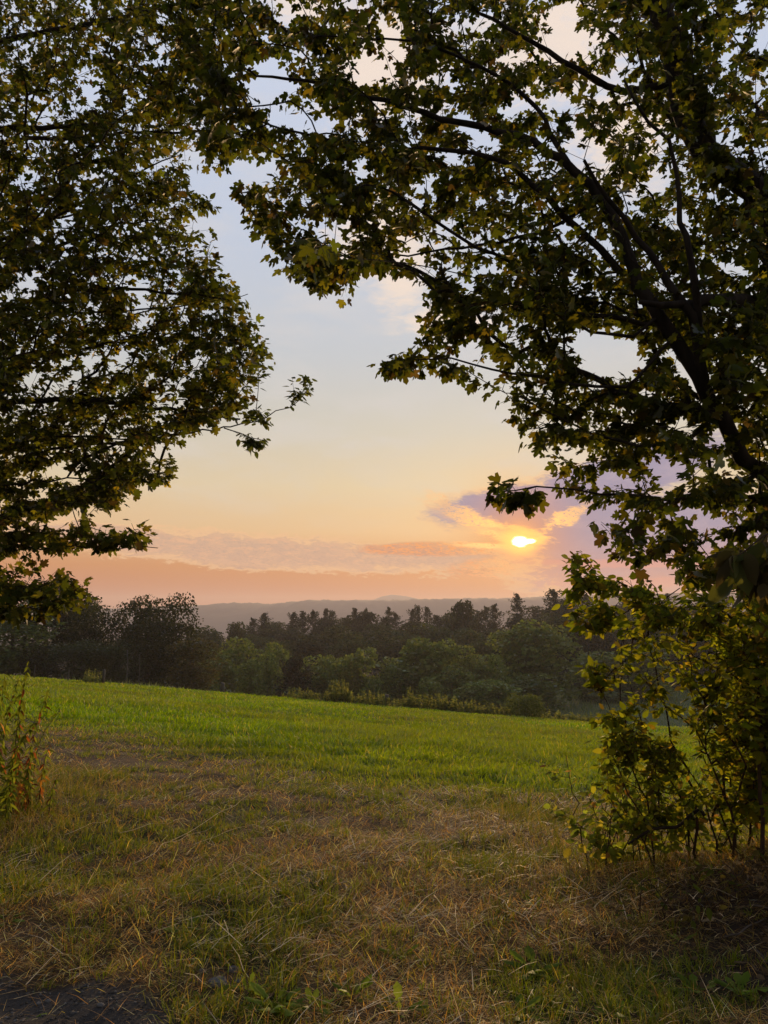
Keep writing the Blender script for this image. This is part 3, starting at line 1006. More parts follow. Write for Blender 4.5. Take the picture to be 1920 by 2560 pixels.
# dark spruce in the middle of the pale row
spruce = pine_crown('spruce_crown', 9, 6.6, 4200, 0.34, [(0.020, 0.028, 0.016), (0.024, 0.030, 0.018), (0.030, 0.026, 0.018)], 190, 12, 0.03, 0.6)
X_, Y_, H = at_top(735, 1650, 112)
plant('spruce_tree', 'dark rounded spruce standing out in the row of pale saplings', 'tree', X_, Y_, spruce, trunk_mesh('spruce_trunk', 8.6, 0.16, None, 0, 3), (1, 1, H / 9.0), 0.4)

# left group on the brow of the field
near_a = broad_crown('tree_crown', 12, 9.5, 8500, 0.30, G_DARK, 0.10, 26, 201, 0.5)
near_b = broad_crown('tree_crown', 12, 7.5, 6500, 0.28, G_DARK, 0.30, 20, 202, 0.62, 0.36)
near_c = broad_crown('tree_crown', 12, 8.0, 7500, 0.30, [(0.040, 0.052, 0.020), (0.034, 0.045, 0.018)], 0.05, 24, 203, 0.45)
near_d = broad_crown('tree_crown', 12, 6.5, 6000, 0.28, [(0.060, 0.085, 0.022), (0.075, 0.095, 0.026), (0.05, 0.07, 0.02)], 0.02, 22, 204, 0.4)
near_e = broad_crown('tree_crown', 9, 6.5, 5500, 0.28, G_WARM, 0.03, 18, 205, 0.4)
LEFT = [(40, 1478, 92, 190, near_d, 'green leafy tree at the far left behind the weeds', 0.2),
        (-70, 1440, 96, 200, near_c, 'dark tree at the left edge behind the hanging maple leaves', 1.2),
        (130, 1452, 98, 170, near_b, 'open dark tree with visible trunks behind the hanging yellow leaves', 0.4),
        (195, 1475, 104, 125, near_b, 'open dark tree with thin crown between the two dense ones', 2.4),
        (238, 1522, 96, 115, near_a, 'dark tree sloping down to the gap before the hazy hill', 1.9),
        (348, 1494, 98, 112, near_b, 'airy topped tree forming the thin left half of the twin tops', 3.3),
        (372, 1552, 94, 135, near_a, 'dense dark tree below the airy top', 0.9),
        (428, 1492, 98, 140, near_a, 'big dense rounded tree forming the right half of the twin tops', 2.6),
        (478, 1606, 92, 130, near_e, 'brownish tree at the right foot of the big dense rounded tree', 0.3),
        (300, 1600, 92, 110, near_c, 'lower dark green tree behind the pale slim trunk', 2.2),
        (205, 1600, 90, 130, near_c, 'dark undergrowth tree near the first fence post', 0.1),
        (110, 1610, 90, 110, near_a, 'low black green tree behind the thin fence post', 4.0)]
for i, (px, py, yd, wpx, me, lab, rz) in enumerate(LEFT):
    X_, Y_, H = at_top(px, py, yd)
    w0 = {near_a: 9.5, near_b: 7.5, near_c: 8.0, near_d: 6.5, near_e: 6.5}[me]
    h0 = 9.0 if me == near_e else 12.0
    w = wpx / FPX * yd / w0 * 1.1
    plant('broadleaf_tree', lab, 'tree', X_, Y_, me, trunk_mesh('tree_trunk', 0.92 * h0, 0.2, None, 5 if me == near_b else 3, 300 + i), (w, w, H / h0), rz)

# pale slim trunks
for px, py0, py1, yd, rr, lab in [(318, 1625, 1712, 86, 0.09, 'pale slim leafless trunk in front of the dark trees'),
                                  (348, 1636, 1700, 87, 0.05, 'thinner dim trunk right of the pale slim trunk'),
                                  (660, 1612, 1700, 128, 0.10, 'pale dead snag standing among the saplings'),
                                  (651, 1622, 1690, 130, 0.06, 'thin dead stem left of the pale snag')]:
    p = at(px, py0, yd); z = float(ground_z(p[0], p[1], False)); h = p[2] - z
    T = Tubes(); pp = spline([(0, 0, -0.3), (0.12, 0, h * 0.5), (0.02, 0, h)], 0.8)
    T.add(pp, np.linspace(rr, rr * 0.5, len(pp)), 7)
    T.add(spline([(0.1, 0, h * 0.72), (0.3, 0.1, h * 0.80), (0.45, 0.1, h * 0.9)], 0.4), rr * 0.2, 5)
    tag(link('dead_tree', T.mesh('dead_tree', M_PALEBARK), None, (p[0], p[1], z)), lab, 'tree')

# weathered posts along the brow
for px, py, hh, rr, lab in [(85, 1692, 0.95, 0.035, 'thin pale fence post at the left end of the field brow'),
                            (170, 1699, 0.8, 0.05, 'short fence post between the thin one and the stout one'),
                            (258, 1708, 1.0, 0.10, 'stout grey fence post left of the pale slim trunk'),
                            (555, 1738, 0.75, 0.14, 'squat grey post on the brow below the pale young trees'),
                            (966, 1770, 0.95, 0.16, 'broad grey post on the brow beside the tall weed band')]:
    p = at(px, py, 55.0); z = float(ground_z(p[0], p[1], False))
    T = Tubes(); T.add([(0, 0, -0.3), (0.01, 0, hh * 0.5), (0.03, 0.01, hh - 0.02), (0.035, 0.01, hh)], [rr, rr, rr * 0.92, rr * 0.7], 8)
    tag(link('fence_post', T.mesh('fence_post', M_POST), None, (p[0], p[1], z)), lab, 'fence post', 'posts along the brow of the field')


# tall weeds along the edge of the field
def weed_mesh(name, n, w, h, cols, seed, spire=True):
    r = np.random.default_rng(seed)
    V_, L_, Z_, C_, off = [], [], [], [], 0
    ns = n // 26
    for s_ in range(ns):
        bx, by = r.uniform(-0.5, 0.5) * w, r.uniform(-0.5, 0.5) * min(w, 1.4)
        hh = h * r.uniform(0.35, 1.15) * (1 - 0.35 * (2 * bx / w) ** 2)
        t_ = np.sort(r.uniform(0.1, 1, 26))
        p = np.stack([bx + r.normal(0, 0.07, 26) * (1.1 - t_), by + r.normal(0, 0.07, 26) * (1.1 - t_), hh * t_], 1)
        c = np.array(cols)[r.choice(len(cols), 26)]
        v, lo, sz, cc = cards(p, unit(r.normal(0, 1, (26, 3)) + [0, 0, 0.6]), r.uniform(0.09, 0.2, 26) * (1.25 - 0.7 * t_), c)
        V_.append(v); L_.append(lo + off); Z_.append(sz); C_.append(cc); off += len(v)
    return mesh_np(name, np.concatenate(V_), np.concatenate(L_), np.concatenate(Z_), M_SHRUB, np.concatenate(C_))


WC = [(0.066, 0.074, 0.022), (0.050, 0.062, 0.019), (0.090, 0.088, 0.028)]
weeds = [weed_mesh('weed_foliage', 1400, 2.2, 1.2, WC, 400 + i) for i in range(4)]
tallw = weed_mesh('weed_foliage', 1000, 1.0, 1.5, WC, 410)
EDGE = [(228, 1712, 0.6, 0.75, 'small pale weed clump left of the stout fence post'), (748, 1756, 1.1, 0.65, 'pale weed clump on the brow below the dark spruce'),
        (845, 1738, 0.8, 1.3, 'feathery pale shrub standing up on the brow'), (830, 1764, 1.0, 0.7, 'pale weed clump at the foot of the feathery shrub'),
        (880, 1770, 1.3, 0.75, 'level pale weed band between the feathery shrub and the broad post'), (925, 1774, 1.2, 0.8, 'pale weed band just left of the broad post'),
        (1075, 1778, 1.4, 0.95, 'pale weed band just right of the tall square clump'), (1130, 1784, 1.4, 0.9, 'middle of the level pale weed band'),
        (1185, 1790, 1.4, 0.8, 'pale weed band thinning towards the right'), (1235, 1796, 1.1, 0.65, 'low end of the pale weed band before the clipped bush'),
        (1000, 1774, 0.8, 0.6, 'low weeds left of the tall square clump'), (1390, 1806, 1.4, 0.6, 'low pale weeds right of the clipped looking bush'),
        (1440, 1808, 1.3, 0.55, 'low pale weeds next to the large bushes'), (1500, 1812, 1.5, 0.6, 'low pale weeds seen through the bush stems')]
for i, (px, py, s, hs, lab) in enumerate(EDGE):
    p = at(px, py, 54.5); z = float(ground_z(p[0], p[1], False))
    r_ = link('weed_clump', weeds[i % 4], None, (p[0], p[1], z - 0.05))
    r_.scale = (s, 1, hs * 1.1); r_.rotation_euler.z = 3.14 * (i % 2)
    tag(r_, lab, 'weeds')
p = at(1023, 1772, 54.5); o = link('weed_clump', tallw, None, (p[0], p[1], float(ground_z(p[0], p[1], False)) - 0.05)); o.scale = (0.95, 1, 1.0)
tag(o, 'tall square topped weed clump standing on the brow', 'weeds')
rb = broad_crown('round_bush', 1.0, 2.9, 3000, 0.11, [(0.090, 0.105, 0.026), (0.075, 0.092, 0.024)], 0.2, 22, 420, 0.5)
p = at(1315, 1800, 54.5); o = link('round_bush', rb, None, (p[0], p[1], float(ground_z(p[0], p[1], False)) - 0.1)); o.scale = (0.95, 0.8, 1.15)
tag(o, 'pale rounded bush like a clipped hedge at the field edge', 'bush')


# ------------------------------------------------------------------ leaves
def fan(outline, centre, fold=0.18, droop=0.22, petiole=0.35):
    """a leaf blade: outline of the right half from base to tip, mirrored; folded along the midrib, tip drooping; with a stalk"""
    right = np.array(outline, float)
    left = right[1:-1][::-1] * [-1, 1]
    ring = np.vstack([right, left])
    v = np.vstack([[centre], ring])
    z = -fold * np.abs(v[:, 0]) - droop * v[:, 1] ** 2
    z[0] += 0.03
    v = np.column_stack([v[:, 0], v[:, 1] + petiole, z])
    n = len(ring)
    f = [(0, 1 + i, 1 + (i + 1) % n) for i in range(n)]
    k = len(v)
    v = np.vstack([v, [[-0.012, 0, 0.03], [0.012, 0, 0.03]]])
    f.append((k, k + 1, 1))
    return v, f


MAPLE, MAPLE_F = fan([(0, 0), (0.20, -0.10), (0.40, 0.02), (0.30, 0.14), (0.60, 0.30), (0.50, 0.40), (0.46, 0.58), (0.20, 0.50), (0.26, 0.76), (0.09, 0.80), (0, 1.02)], (0, 0.30), 0.18, 0.28, 0.6)
MAPLE_L, MAPLE_LF = fan([(0, 0), (0.38, 0.0), (0.32, 0.14), (0.60, 0.34), (0.44, 0.54), (0.19, 0.48), (0.23, 0.76), (0, 1.02)], (0, 0.30), 0.22, 0.30, 0.6)
OVAL, OVAL_F = fan([(0, 0), (0.20, 0.16), (0.27, 0.42), (0.17, 0.74), (0, 1.0)], (0, 0.42), 0.25, 0.2, 0.12)
ROUND, ROUND_F = fan([(0, 0), (0.26, 0.10), (0.38, 0.40), (0.26, 0.76), (0, 0.98)], (0, 0.42), 0.15, 0.2, 0.25)
LANCE, LANCE_F = fan([(0, 0), (0.10, 0.25), (0.09, 0.6), (0, 1.0)], (0, 0.4), 0.3, 0.45, 0.03)


class Skeleton:
    """branches that reach every point of a cloud, the way a spanning tree with a taste for short paths would"""
    def __init__(s, limbs, step=0.16, bf=0.35):
        s.p, s.par, s.len, s.rad, s.limbs = [], [], [], [], []
        s.step, s.bf = step, bf
        for pts, r0, r1 in limbs:
            q = spline(pts, step)
            if len(q) > 3:
                w = rng.normal(0, 0.012, q.shape); w[0] = 0; w[-1] = 0
                q = q + w
            rr = np.linspace(r0, r1, len(q))
            s.limbs.append((q, rr))
            if s.p:
                d = np.linalg.norm(np.array(s.p) - q[0], axis=1); par = int(np.argmin(d)); base = s.len[par]
            else:
                par, base = -1, 0.0
            for i, x in enumerate(q):
                s.p.append(x); s.par.append(par if i == 0 else len(s.p) - 2)
                s.len.append(base + (0 if i == 0 else np.linalg.norm(x - q[i - 1])) if i == 0 else s.len[-1] + np.linalg.norm(x - q[i - 1]))
                s.rad.append(rr[i])
        s.nlimb = len(s.p)
        s.tips = []

    def grow(s, A):
        A = np.asarray(A, float)
        P = np.array(s.p); Ln = np.array(s.len)
        best = np.full(len(A), 1e9); who = np.zeros(len(A), int)
        for k in range(0, len(P), 400):
            c = np.linalg.norm(A[:, None] - P[None, k:k + 400], axis=2) + s.bf * Ln[None, k:k + 400]
            j = c.argmin(1); m = c[np.arange(len(A)), j]
            u = m < best; best[u] = m[u]; who[u] = j[u] + k
        todo = np.ones(len(A), bool)
        for _ in range(len(A)):
            i = int(np.argmin(np.where(todo, best, 1e12))); todo[i] = False
            p0, q = s.p[who[i]], A[i]
            d = np.linalg.norm(q - p0)
            n = max(1, int(math.ceil(d / s.step)))
            par = int(who[i]); jit = rng.normal(0, 0.05, 3) * min(d, 1.0) * 0.8
            new = []
            for k in range(1, n + 1):
                f = k / n
                x = p0 + (q - p0) * f + jit * math.sin(f * math.pi) + np.array([0, 0, 0.06 * d * math.sin(f * math.pi)])
                s.len.append(s.len[par] + np.linalg.norm(x - s.p[par])); s.p.append(x); s.par.append(par); s.rad.append(0.0)
                par = len(s.p) - 1; new.append(par)
            s.tips.append(par)
            r = A[todo]
            if len(r):
                idx = np.nonzero(todo)[0]
                for k in new:
                    c = np.linalg.norm(r - s.p[k], axis=1) + s.bf * s.len[k]
                    u = c < best[idx]
                    best[idx[u]] = c[u]; who[idx[u]] = k
        # pipe model
        n = len(s.p); cnt = np.zeros(n)
        for t_ in s.tips: cnt[t_] += 1
        for k in range(n - 1, s.nlimb - 1, -1):
            if s.par[k] >= 0: cnt[s.par[k]] += cnt[k]
        s.cnt = cnt
        return s

    def twigs(s, name, mat, origin, rtip=0.0022, e=0.46, rmax=0.05):
        P = np.array(s.p) - origin; T = Tubes()
        for k in range(s.nlimb, len(P)):
            par = s.par[k]
            r1 = min(rmax, rtip * max(1, s.cnt[k]) ** e)
            r0 = r1 if par < s.nlimb else min(rmax, rtip * max(1, s.cnt[par]) ** e)
            if par < s.nlimb: r0 = min(r1 * 1.2, max(s.rad[par], rtip))
            T.add([P[par], P[k]], [r0, r1], 3 if r0 < 0.006 else 4 if r0 < 0.012 else 6, cap=False)
        return T.mesh(name, mat)

    def leaf_spots(s, per, span, spread_=55, droop=0.35, updown=0.35, alt=False):
        """bases, directions and normals of leaves along the last stretch of every twig"""
        P = np.array(s.p); B, D, N = [], [], []
        for t_ in s.tips:
            chain = [t_]
            L = 0
            while L < span and s.par[chain[-1]] >= s.nlimb:
                L += np.linalg.norm(P[chain[-1]] - P[s.par[chain[-1]]]); chain.append(s.par[chain[-1]])
            if len(chain) < 2: chain.append(s.par[t_])
            pts = P[chain]; seg = np.linalg.norm(np.diff(pts, axis=0), axis=1); cum = np.concatenate([[0], np.cumsum(seg)])
            tot = min(span, cum[-1])
            k = max(2, int(round(per * rng.uniform(0.7, 1.25))))
            for i in range(k):
                f = 0 if i == 0 else ((i + 1) // 2) / (k / 2) * tot
                j = min(np.searchsorted(cum, f, 'right') - 1, len(seg) - 1)
                w = (f - cum[j]) / max(seg[j], 1e-6)
                b = pts[j] + (pts[j + 1] - pts[j]) * min(w, 1)
                d = unit(pts[j] - pts[j + 1])
                side = unit(np.cross(d, [0, 0, 1.0]) + 1e-6)
                sgn = 0 if i == 0 else (1 if i % 2 else -1)
                a = math.radians(spread_ * rng.uniform(0.6, 1.3)) * sgn
                e = d * math.cos(a) + side * math.sin(a) + np.array([0, 0, -droop * rng.uniform(0.2, 1.6)]) + rng.normal(0, 0.22, 3)
                B.append(b + rng.normal(0, 0.02, 3)); D.append(e); N.append(np.array([0, 0, 1.0]) + rng.normal(0, updown, 3) + 0.35 * d)
        return np.array(B), unit(np.array(D)), np.array(N)


NLEAF = []


def leafy_tree(root, origin, skel, tmpl, mat, B, D, N, size, cols, wts, n_parts=300, low=None, seed=0, bark=None, twig_r=0.0022, limb_name='branch', sides=9, stuff_name='foliage', more=None):
    """limbs, twigs and foliage of one plant; the leaves that show largest are parts of their own"""
    origin = np.asarray(origin, float)
    for k, (q, rr) in enumerate(skel.limbs):
        nm = 'trunk' if (k == 0 and limb_name == 'branch') else limb_name
        link(nm, Tubes().add(q - origin, rr, sides if rr.max() > 0.03 else 6).mesh(nm, bark or M_BARK), root)
    tag(link('twigs', skel.twigs('twigs', bark or M_BARK, origin, twig_r), root), kind='stuff')
    if more is not None:
        for q, rr in more.limbs:
            link('branch', Tubes().add(q - origin, rr, sides).mesh('branch', bark or M_BARK), root)
        tag(link('twigs', more.twigs('twigs', bark or M_BARK, origin, twig_r), root), kind='stuff')
    n = len(B); NLEAF.append((root.name, n))
    cols = np.array(cols, float)
    ci = rng.choice(len(cols), n, p=np.array(wts) / sum(wts))
    col = cols[ci] * (rng.uniform(0.5, 1.3, n) * np.where(rng.uniform(0, 1, n) < 0.1, 1.7, 1.0))[:, None]
    sc = size * rng.uniform(0.5, 1.3, n)
    rot = frames(D, N)
    px, py, dep = project(B)
    vis = (px > 5) & (px < 1915) & (py > 5) & (py < 2555) & (dep > 0.5)
    cell = np.where(vis, (py // 22).astype(int) * 1000 + (px // 22).astype(int), -1)
    order = np.argsort(dep)
    first = np.zeros(n, bool); seen = set()
    for k in order:
        c = cell[k]
        if c >= 0 and c not in seen:
            seen.add(c); first[k] = True
    facing = np.abs(np.einsum('ni,ni->n', unit(N), unit(B - np.array([0, 0, CAM_H]))))
    score = np.where(first, sc / dep * (0.4 + facing), 0)
    top = np.argsort(-score)[:n_parts]; top = top[score[top] > 0]
    single = np.zeros(n, bool); single[top] = True
    tv, tf = tmpl
    lv, lf = low or tmpl
    rest = ~single
    v, lo, sz, cc = stamp(lv, lf, B[rest] - origin, rot[rest], sc[rest], col[rest])
    tag(link(stuff_name, mesh_np(stuff_name, v, lo, sz, mat, cc), root), kind='stuff')
    # single leaves share one mesh per colour
    meshes = [mesh_np('leaf', *stamp(tv, tf, np.zeros((1, 3)), np.eye(3)[None], np.ones(1), c[None] * f)[:3], mat, np.repeat(c[None] * f, len(tv), 0))
              for c in cols for f in (0.85, 1.1)]
    for k in top:
        o = link('leaf', meshes[2 * ci[k] + (k % 2)], root)
        M = np.eye(4); M[:3, :3] = rot[k] * sc[k]; M[:3, 3] = B[k] - origin
        o.matrix_basis = Matrix(M.tolist())


def inside(px, py, poly):
    poly = np.asarray(poly, float); c = np.zeros(len(px), bool); j = len(poly) - 1
    for i in range(len(poly)):
        xi, yi = poly[i]; xj, yj = poly[j]
        hitx = ((yi > py) != (yj > py)) & (px < (xj - xi) * (py - yi) / (yj - yi + 1e-9) + xi)
        c ^= hitx; j = i
    return c


KD = 1.0


def cloud(poly, n, depth, dspread, holes=(), thr=0.0, seed=0, layer=None):
    """points through a stretch of canopy: an outline with a real depth around `depth` metres"""
    n = int(n * KD)
    poly = np.asarray(poly, float); out = []
    lo, hi = poly.min(0), poly.max(0)
    while len(out) < n:
        px = rng.uniform(lo[0], hi[0], 4 * n); py = rng.uniform(lo[1], hi[1], 4 * n)
        ok = inside(px, py, poly)
        for hx, hy, hr in holes: ok &= (px - hx) ** 2 + (py - hy) ** 2 > hr * hr
        ok &= ((px > -70) & (px < 1990) & (py > -70)) | (rng.uniform(0, 1, len(px)) < 0.28)
        if thr: ok &= vnoise(px, py * 1.5, 75, seed, 2) > thr
        for a, b in zip(px[ok], py[ok]):
            d = depth(a, b) if callable(depth) else depth
            out.append(at(a, b, d + rng.normal(0, dspread)))
            if len(out) >= n: break
    return np.array(out)


def shade_crown(n, x0, x1, y0, y1, z1):
    """unseen crown above and behind the viewer, added to shade the near ground"""
    q = np.stack([rng.uniform(x0, x1, 4 * n), rng.uniform(y0, y1, 4 * n), rng.uniform(4.6, z1, 4 * n)], 1)
    q = q[q[:, 2] > 2.9 + 0.92 * np.maximum(q[:, 1], 0)]
    return q[:n]


def pts(*a):
    return [at(px, py, d) for px, py, d in a]


MC = [(0.040, 0.052, 0.006), (0.054, 0.062, 0.007), (0.078, 0.076, 0.008), (0.115, 0.090, 0.010), (0.050, 0.034, 0.012)]

# ------------------------------------------------------------------ right maple
KD = 2.05
base = np.array([4.55, 7.6, float(ground_z(4.55, 7.6, False))])
trunk = [base + [0, 0, -0.3], base + [-0.05, 0, 1.0], at(2060, 1350, 7.5), at(2010, 1000, 7.4), at(1985, 720, 7.3), at(1925, 520, 7.2), at(1850, 452, 7.1), at(1770, 385, 7.0), at(1722, 300, 7.0),
         at(1700, 200, 7.0), at(1670, 90, 6.95), at(1648, -20, 6.9), at(1630, -300, 6.8)]
limbs = [(trunk, 0.20, 0.10),
         (pts((2050, 1340, 7.45), (1990, 1275, 7.0), (1920, 1200, 6.7), (1862, 1150, 6.5), (1816, 1055, 6.4), (1770, 997, 6.3), (1735, 940, 6.3), (1695, 858, 6.3), (1648, 789, 6.3), (1596, 714, 6.4),
              (1555, 590, 6.5), (1504, 497, 6.6), (1434, 428, 6.7), (1330, 353, 6.8), (1209, 318, 6.9), (1058, 283, 7.0), (960, 250, 7.1), (856, 230, 7.2), (729, 197, 7.3), (640, 190, 7.4)), 0.085, 0.012),
         (pts((1770, 997, 6.3), (1750, 900, 6.2), (1724, 795, 6.1), (1670, 700, 6.2), (1590, 590, 6.3), (1520, 500, 6.3), (1460, 400, 6.2)), 0.050, 0.014),
         (pts((1745, 880, 6.2), (1738, 700, 6.0), (1706, 550, 6.0), (1689, 434, 6.0), (1677, 359, 6.0), (1620, 310, 6.0), (1560, 200, 6.0)), 0.036, 0.010),
         (pts((1550, 680, 6.5), (1504, 625, 6.6), (1405, 538, 6.7), (1336, 463, 6.8), (1261, 411, 6.9), (1180, 382, 7.0), (1018, 370, 7.1), (960, 393, 7.2), (800, 345, 7.4), (700, 318, 7.5), (600, 280, 7.6)), 0.034, 0.007),
         (pts((1930, 770, 7.2), (1860, 755, 6.8), (1790, 750, 6.4), (1700, 760, 6.1), (1600, 755, 5.9)), 0.10, 0.02),
         (pts((1790, 1030, 6.35), (1700, 1110, 6.2), (1600, 1115, 6.2), (1480, 1085, 6.2), (1400, 1050, 6.3), (1300, 990, 6.3)), 0.020, 0.006),
         (pts((1895, 1180, 6.6), (1790, 1235, 6.2), (1680, 1245, 6.0), (1560, 1235, 6.0), (1440, 1225, 6.0), (1340, 1215, 6.1), (1240, 1230, 6.1)), 0.020, 0.004),
         (pts((1648, 789, 6.3), (1580, 840, 6.2), (1520, 835, 6.2), (1420, 800, 6.3), (1300, 760, 6.4), (1180, 770, 6.5)), 0.018, 0.005),
         (pts((1680, 850, 6.25), (1560, 960, 6.1), (1420, 960, 6.1), (1280, 930, 6.2), (1130, 905, 6.3), (1010, 900, 6.3)), 0.018, 0.005),
         (pts((1504, 497, 6.6), (1400, 560, 6.8), (1290, 600, 6.9), (1150, 620, 7.0), (980, 640, 7.1), (830, 670, 7.2)), 0.018, 0.005),
         (pts((1700, 200, 7.0), (1560, 230, 7.2), (1440, 170, 7.3), (1330, 100, 7.4), (1200, 30, 7.5), (1080, -60, 7.6)), 0.040, 0.010),
         (pts((1434, 428, 6.7), (1340, 270, 6.9), (1210, 170, 7.0), (1090, 120, 7.1), (960, 100, 7.2), (800, 90, 7.3)), 0.026, 0.007),
         (pts((1925, 520, 7.2), (1990, 400, 7.4), (2080, 250, 7.6), (2180, 60, 7.8)), 0.09, 0.03)]
over = [([at(1985, 720, 7.3), np.array([4.6, 5.6, 6.9]), np.array([4.2, 3.4, 7.4]), np.array([3.0, 1.2, 7.6]), np.array([1.6, -1.2, 7.5])], 0.07, 0.02)]  # unseen limb carrying the crown added to darken the near ground
def dR(px, py):
    return 7.75 - 1.2 * min(max((py - 300) / 1000, -0.3), 1) + 0.5 * math.sin(px * 0.011 + py * 0.004)
A = [cloud([(540, -250), (1300, -250), (1300, 300), (1240, 620), (1060, 665), (920, 675), (800, 700), (700, 665), (620, 570), (560, 440), (500, 300)], 590, dR, 0.75,
           [(840, 565, 45), (725, 25, 42), (1010, 615, 40), (960, 130, 60), (1400, 100, 55), (600, 330, 25), (830, 300, 25), (1130, 200, 30)], 0.38, 1),
     cloud([(1300, -250), (2300, -250), (2300, 700), (1240, 690), (1300, 300)], 520, dR, 0.75,
           [(1405, 90, 60), (1560, 300, 35), (1420, 250, 40), (1620, 360, 30)], 0.38, 2),
     cloud([(1070, 690), (2250, 690), (2250, 1000), (1240, 985), (1130, 930), (1060, 850)], 330, dR, 0.6, [(1490, 868, 72), (1570, 890, 62), (1150, 880, 25), (1430, 985, 40), (1770, 985, 34), (1735, 920, 30), (1690, 850, 28)], 0.36, 3),
     cloud([(1600, -60), (1790, -60), (1860, 440), (1720, 430)], 34, 6.4, 0.2),
     cloud([(400, -250), (640, -250), (610, 280), (570, 440), (500, 400), (430, 330)], 85, 7.7, 0.6, [(440, 120, 20), (500, 300, 22)], 0.2, 5),
     cloud([(930, 905), (1050, 870), (1060, 925), (980, 930)], 9, 6.6, 0.3),
     cloud([(740, 650), (840, 690), (900, 780), (850, 740), (760, 720)], 8, 7.4, 0.3),
     cloud([(1240, 1000), (2250, 1000), (2250, 1280), (1850, 1290), (1600, 1250), (1470, 1240), (1390, 1200), (1330, 1110)], 150, dR, 0.5, [(1680, 1185, 62), (1560, 1195, 45), (1340, 1160, 40), (1862, 1150, 42), (1816, 1070, 38), (1450, 1150, 32)], 0.28, 4),
     cloud([(1190, 1215), (1240, 1185), (1330, 1225), (1390, 1245), (1320, 1258), (1240, 1240)], 6, 6.1, 0.2),
     cloud([(1490, 1300), (1600, 1320), (1850, 1310), (2200, 1300), (2200, 1470), (1760, 1460), (1640, 1420), (1540, 1390)], 50, 6.0, 0.4)]
sk2 = Skeleton(over).grow(shade_crown(460, -1.0, 7.5, -2.5, 7.0, 9.0))
sk = Skeleton(limbs).grow(np.concatenate(A))
B, D, N = (np.concatenate(q) for q in zip(sk.leaf_spots(9, 0.40, 60, 0.6, 0.85), sk2.leaf_spots(9, 0.40, 60, 0.6, 0.85)))
root = empty('maple_tree', base, 'large maple with dark forking limbs leaning in from the right over the sunset', 'tree')
leafy_tree(root, base, sk, (MAPLE, MAPLE_F), M_LEAF, B, D, N, 0.088, MC, [5, 5, 3, 0.8, 0.6], low=(MAPLE_L, MAPLE_LF), more=sk2)
print('right maple leaves', len(B))

# ------------------------------------------------------------------ left maple
base = np.array([-6.6, 9.8, float(ground_z(-6.6, 9.8, False))])
trunk = [base + [0, 0, -0.3], base + [0.1, 0, 1.5], at(-345, 1000, 9.7), at(-330, 600, 9.6), at(-290, 200, 9.5), at(-260, -300, 9.4)]
limbs = [(trunk, 0.24, 0.11),
         (pts((-345, 1040, 9.7), (-180, 1020, 9.3), (0, 1007, 9.0), (174, 1001, 8.8), (347, 1015, 8.7), (492, 1030, 8.7), (600, 1048, 8.7)), 0.060, 0.010),
         (pts((-340, 800, 9.7), (-150, 800, 9.4), (0, 778, 9.2), (133, 740, 9.0), (300, 720, 8.9), (460, 735, 8.8), (600, 745, 8.8)), 0.045, 0.008),
         (pts((-345, 1030, 9.7), (-150, 1000, 9.3), (0, 966, 9.0), (104, 908, 8.9), (266, 860, 8.8), (420, 845, 8.8), (600, 850, 8.7)), 0.030, 0.006),
         (pts((-330, 650, 9.6), (-120, 645, 9.3), (0, 637, 9.1), (75, 625, 9.0), (174, 602, 8.9), (300, 560, 8.8), (440, 545, 8.7)), 0.045, 0.007),
         (pts((-320, 640, 9.6), (-100, 640, 9.2), (0, 602, 9.0), (145, 538, 8.8), (231, 492, 8.7), (330, 440, 8.6), (440, 390, 8.6)), 0.035, 0.007),
         (pts((-320, 380, 9.6), (-120, 350, 9.2), (0, 324, 9.0), (87, 315, 8.9), (231, 312, 8.7), (324, 295, 8.6), (399, 278, 8.5), (480, 250, 8.4)), 0.060, 0.009),
         (pts((-310, 420, 9.6), (0, 360, 8.9), (180, 345, 8.7), (347, 333, 8.5), (498, 329, 8.4), (560, 332, 8.4)), 0.040, 0.012),
         (pts((-300, 200, 9.5), (-100, 130, 9.1), (60, 90, 8.9), (220, 60, 8.7), (400, 20, 8.5), (520, 0, 8.4)), 0.055, 0.010),
         (pts((-345, 1120, 9.7), (-150, 1120, 9.2), (0, 1110, 9.0), (150, 1095, 8.8), (300, 1095, 8.7), (430, 1110, 8.7)), 0.032, 0.006),
         (pts((-345, 1250, 9.75), (-150, 1235, 9.0), (0, 1215, 8.6), (120, 1200, 8.4), (250, 1195, 8.3), (330, 1200, 8.3)), 0.026, 0.005),
         (pts((-345, 1330, 9.75), (-150, 1340, 8.6), (0, 1360, 8.2), (100, 1370, 8.1), (220, 1368, 8.0), (340, 1362, 8.0), (395, 1370, 8.0)), 0.022, 0.004),
         (pts((-345, 1400, 9.75), (-150, 1440, 8.2), (0, 1468, 7.6), (60, 1474, 7.5), (110, 1464, 7.4), (160, 1440, 7.4)), 0.016, 0.004),
         (pts((-345, 1420, 9.75), (-150, 1470, 8.0), (0, 1505, 7.4), (70, 1518, 7.3), (130, 1530, 7.2)), 0.012, 0.003)]
def dL(px, py):
    return 8.9 + 0.5 * math.sin(px * 0.009 + py * 0.006) - (0.9 if py > 1260 else 0)
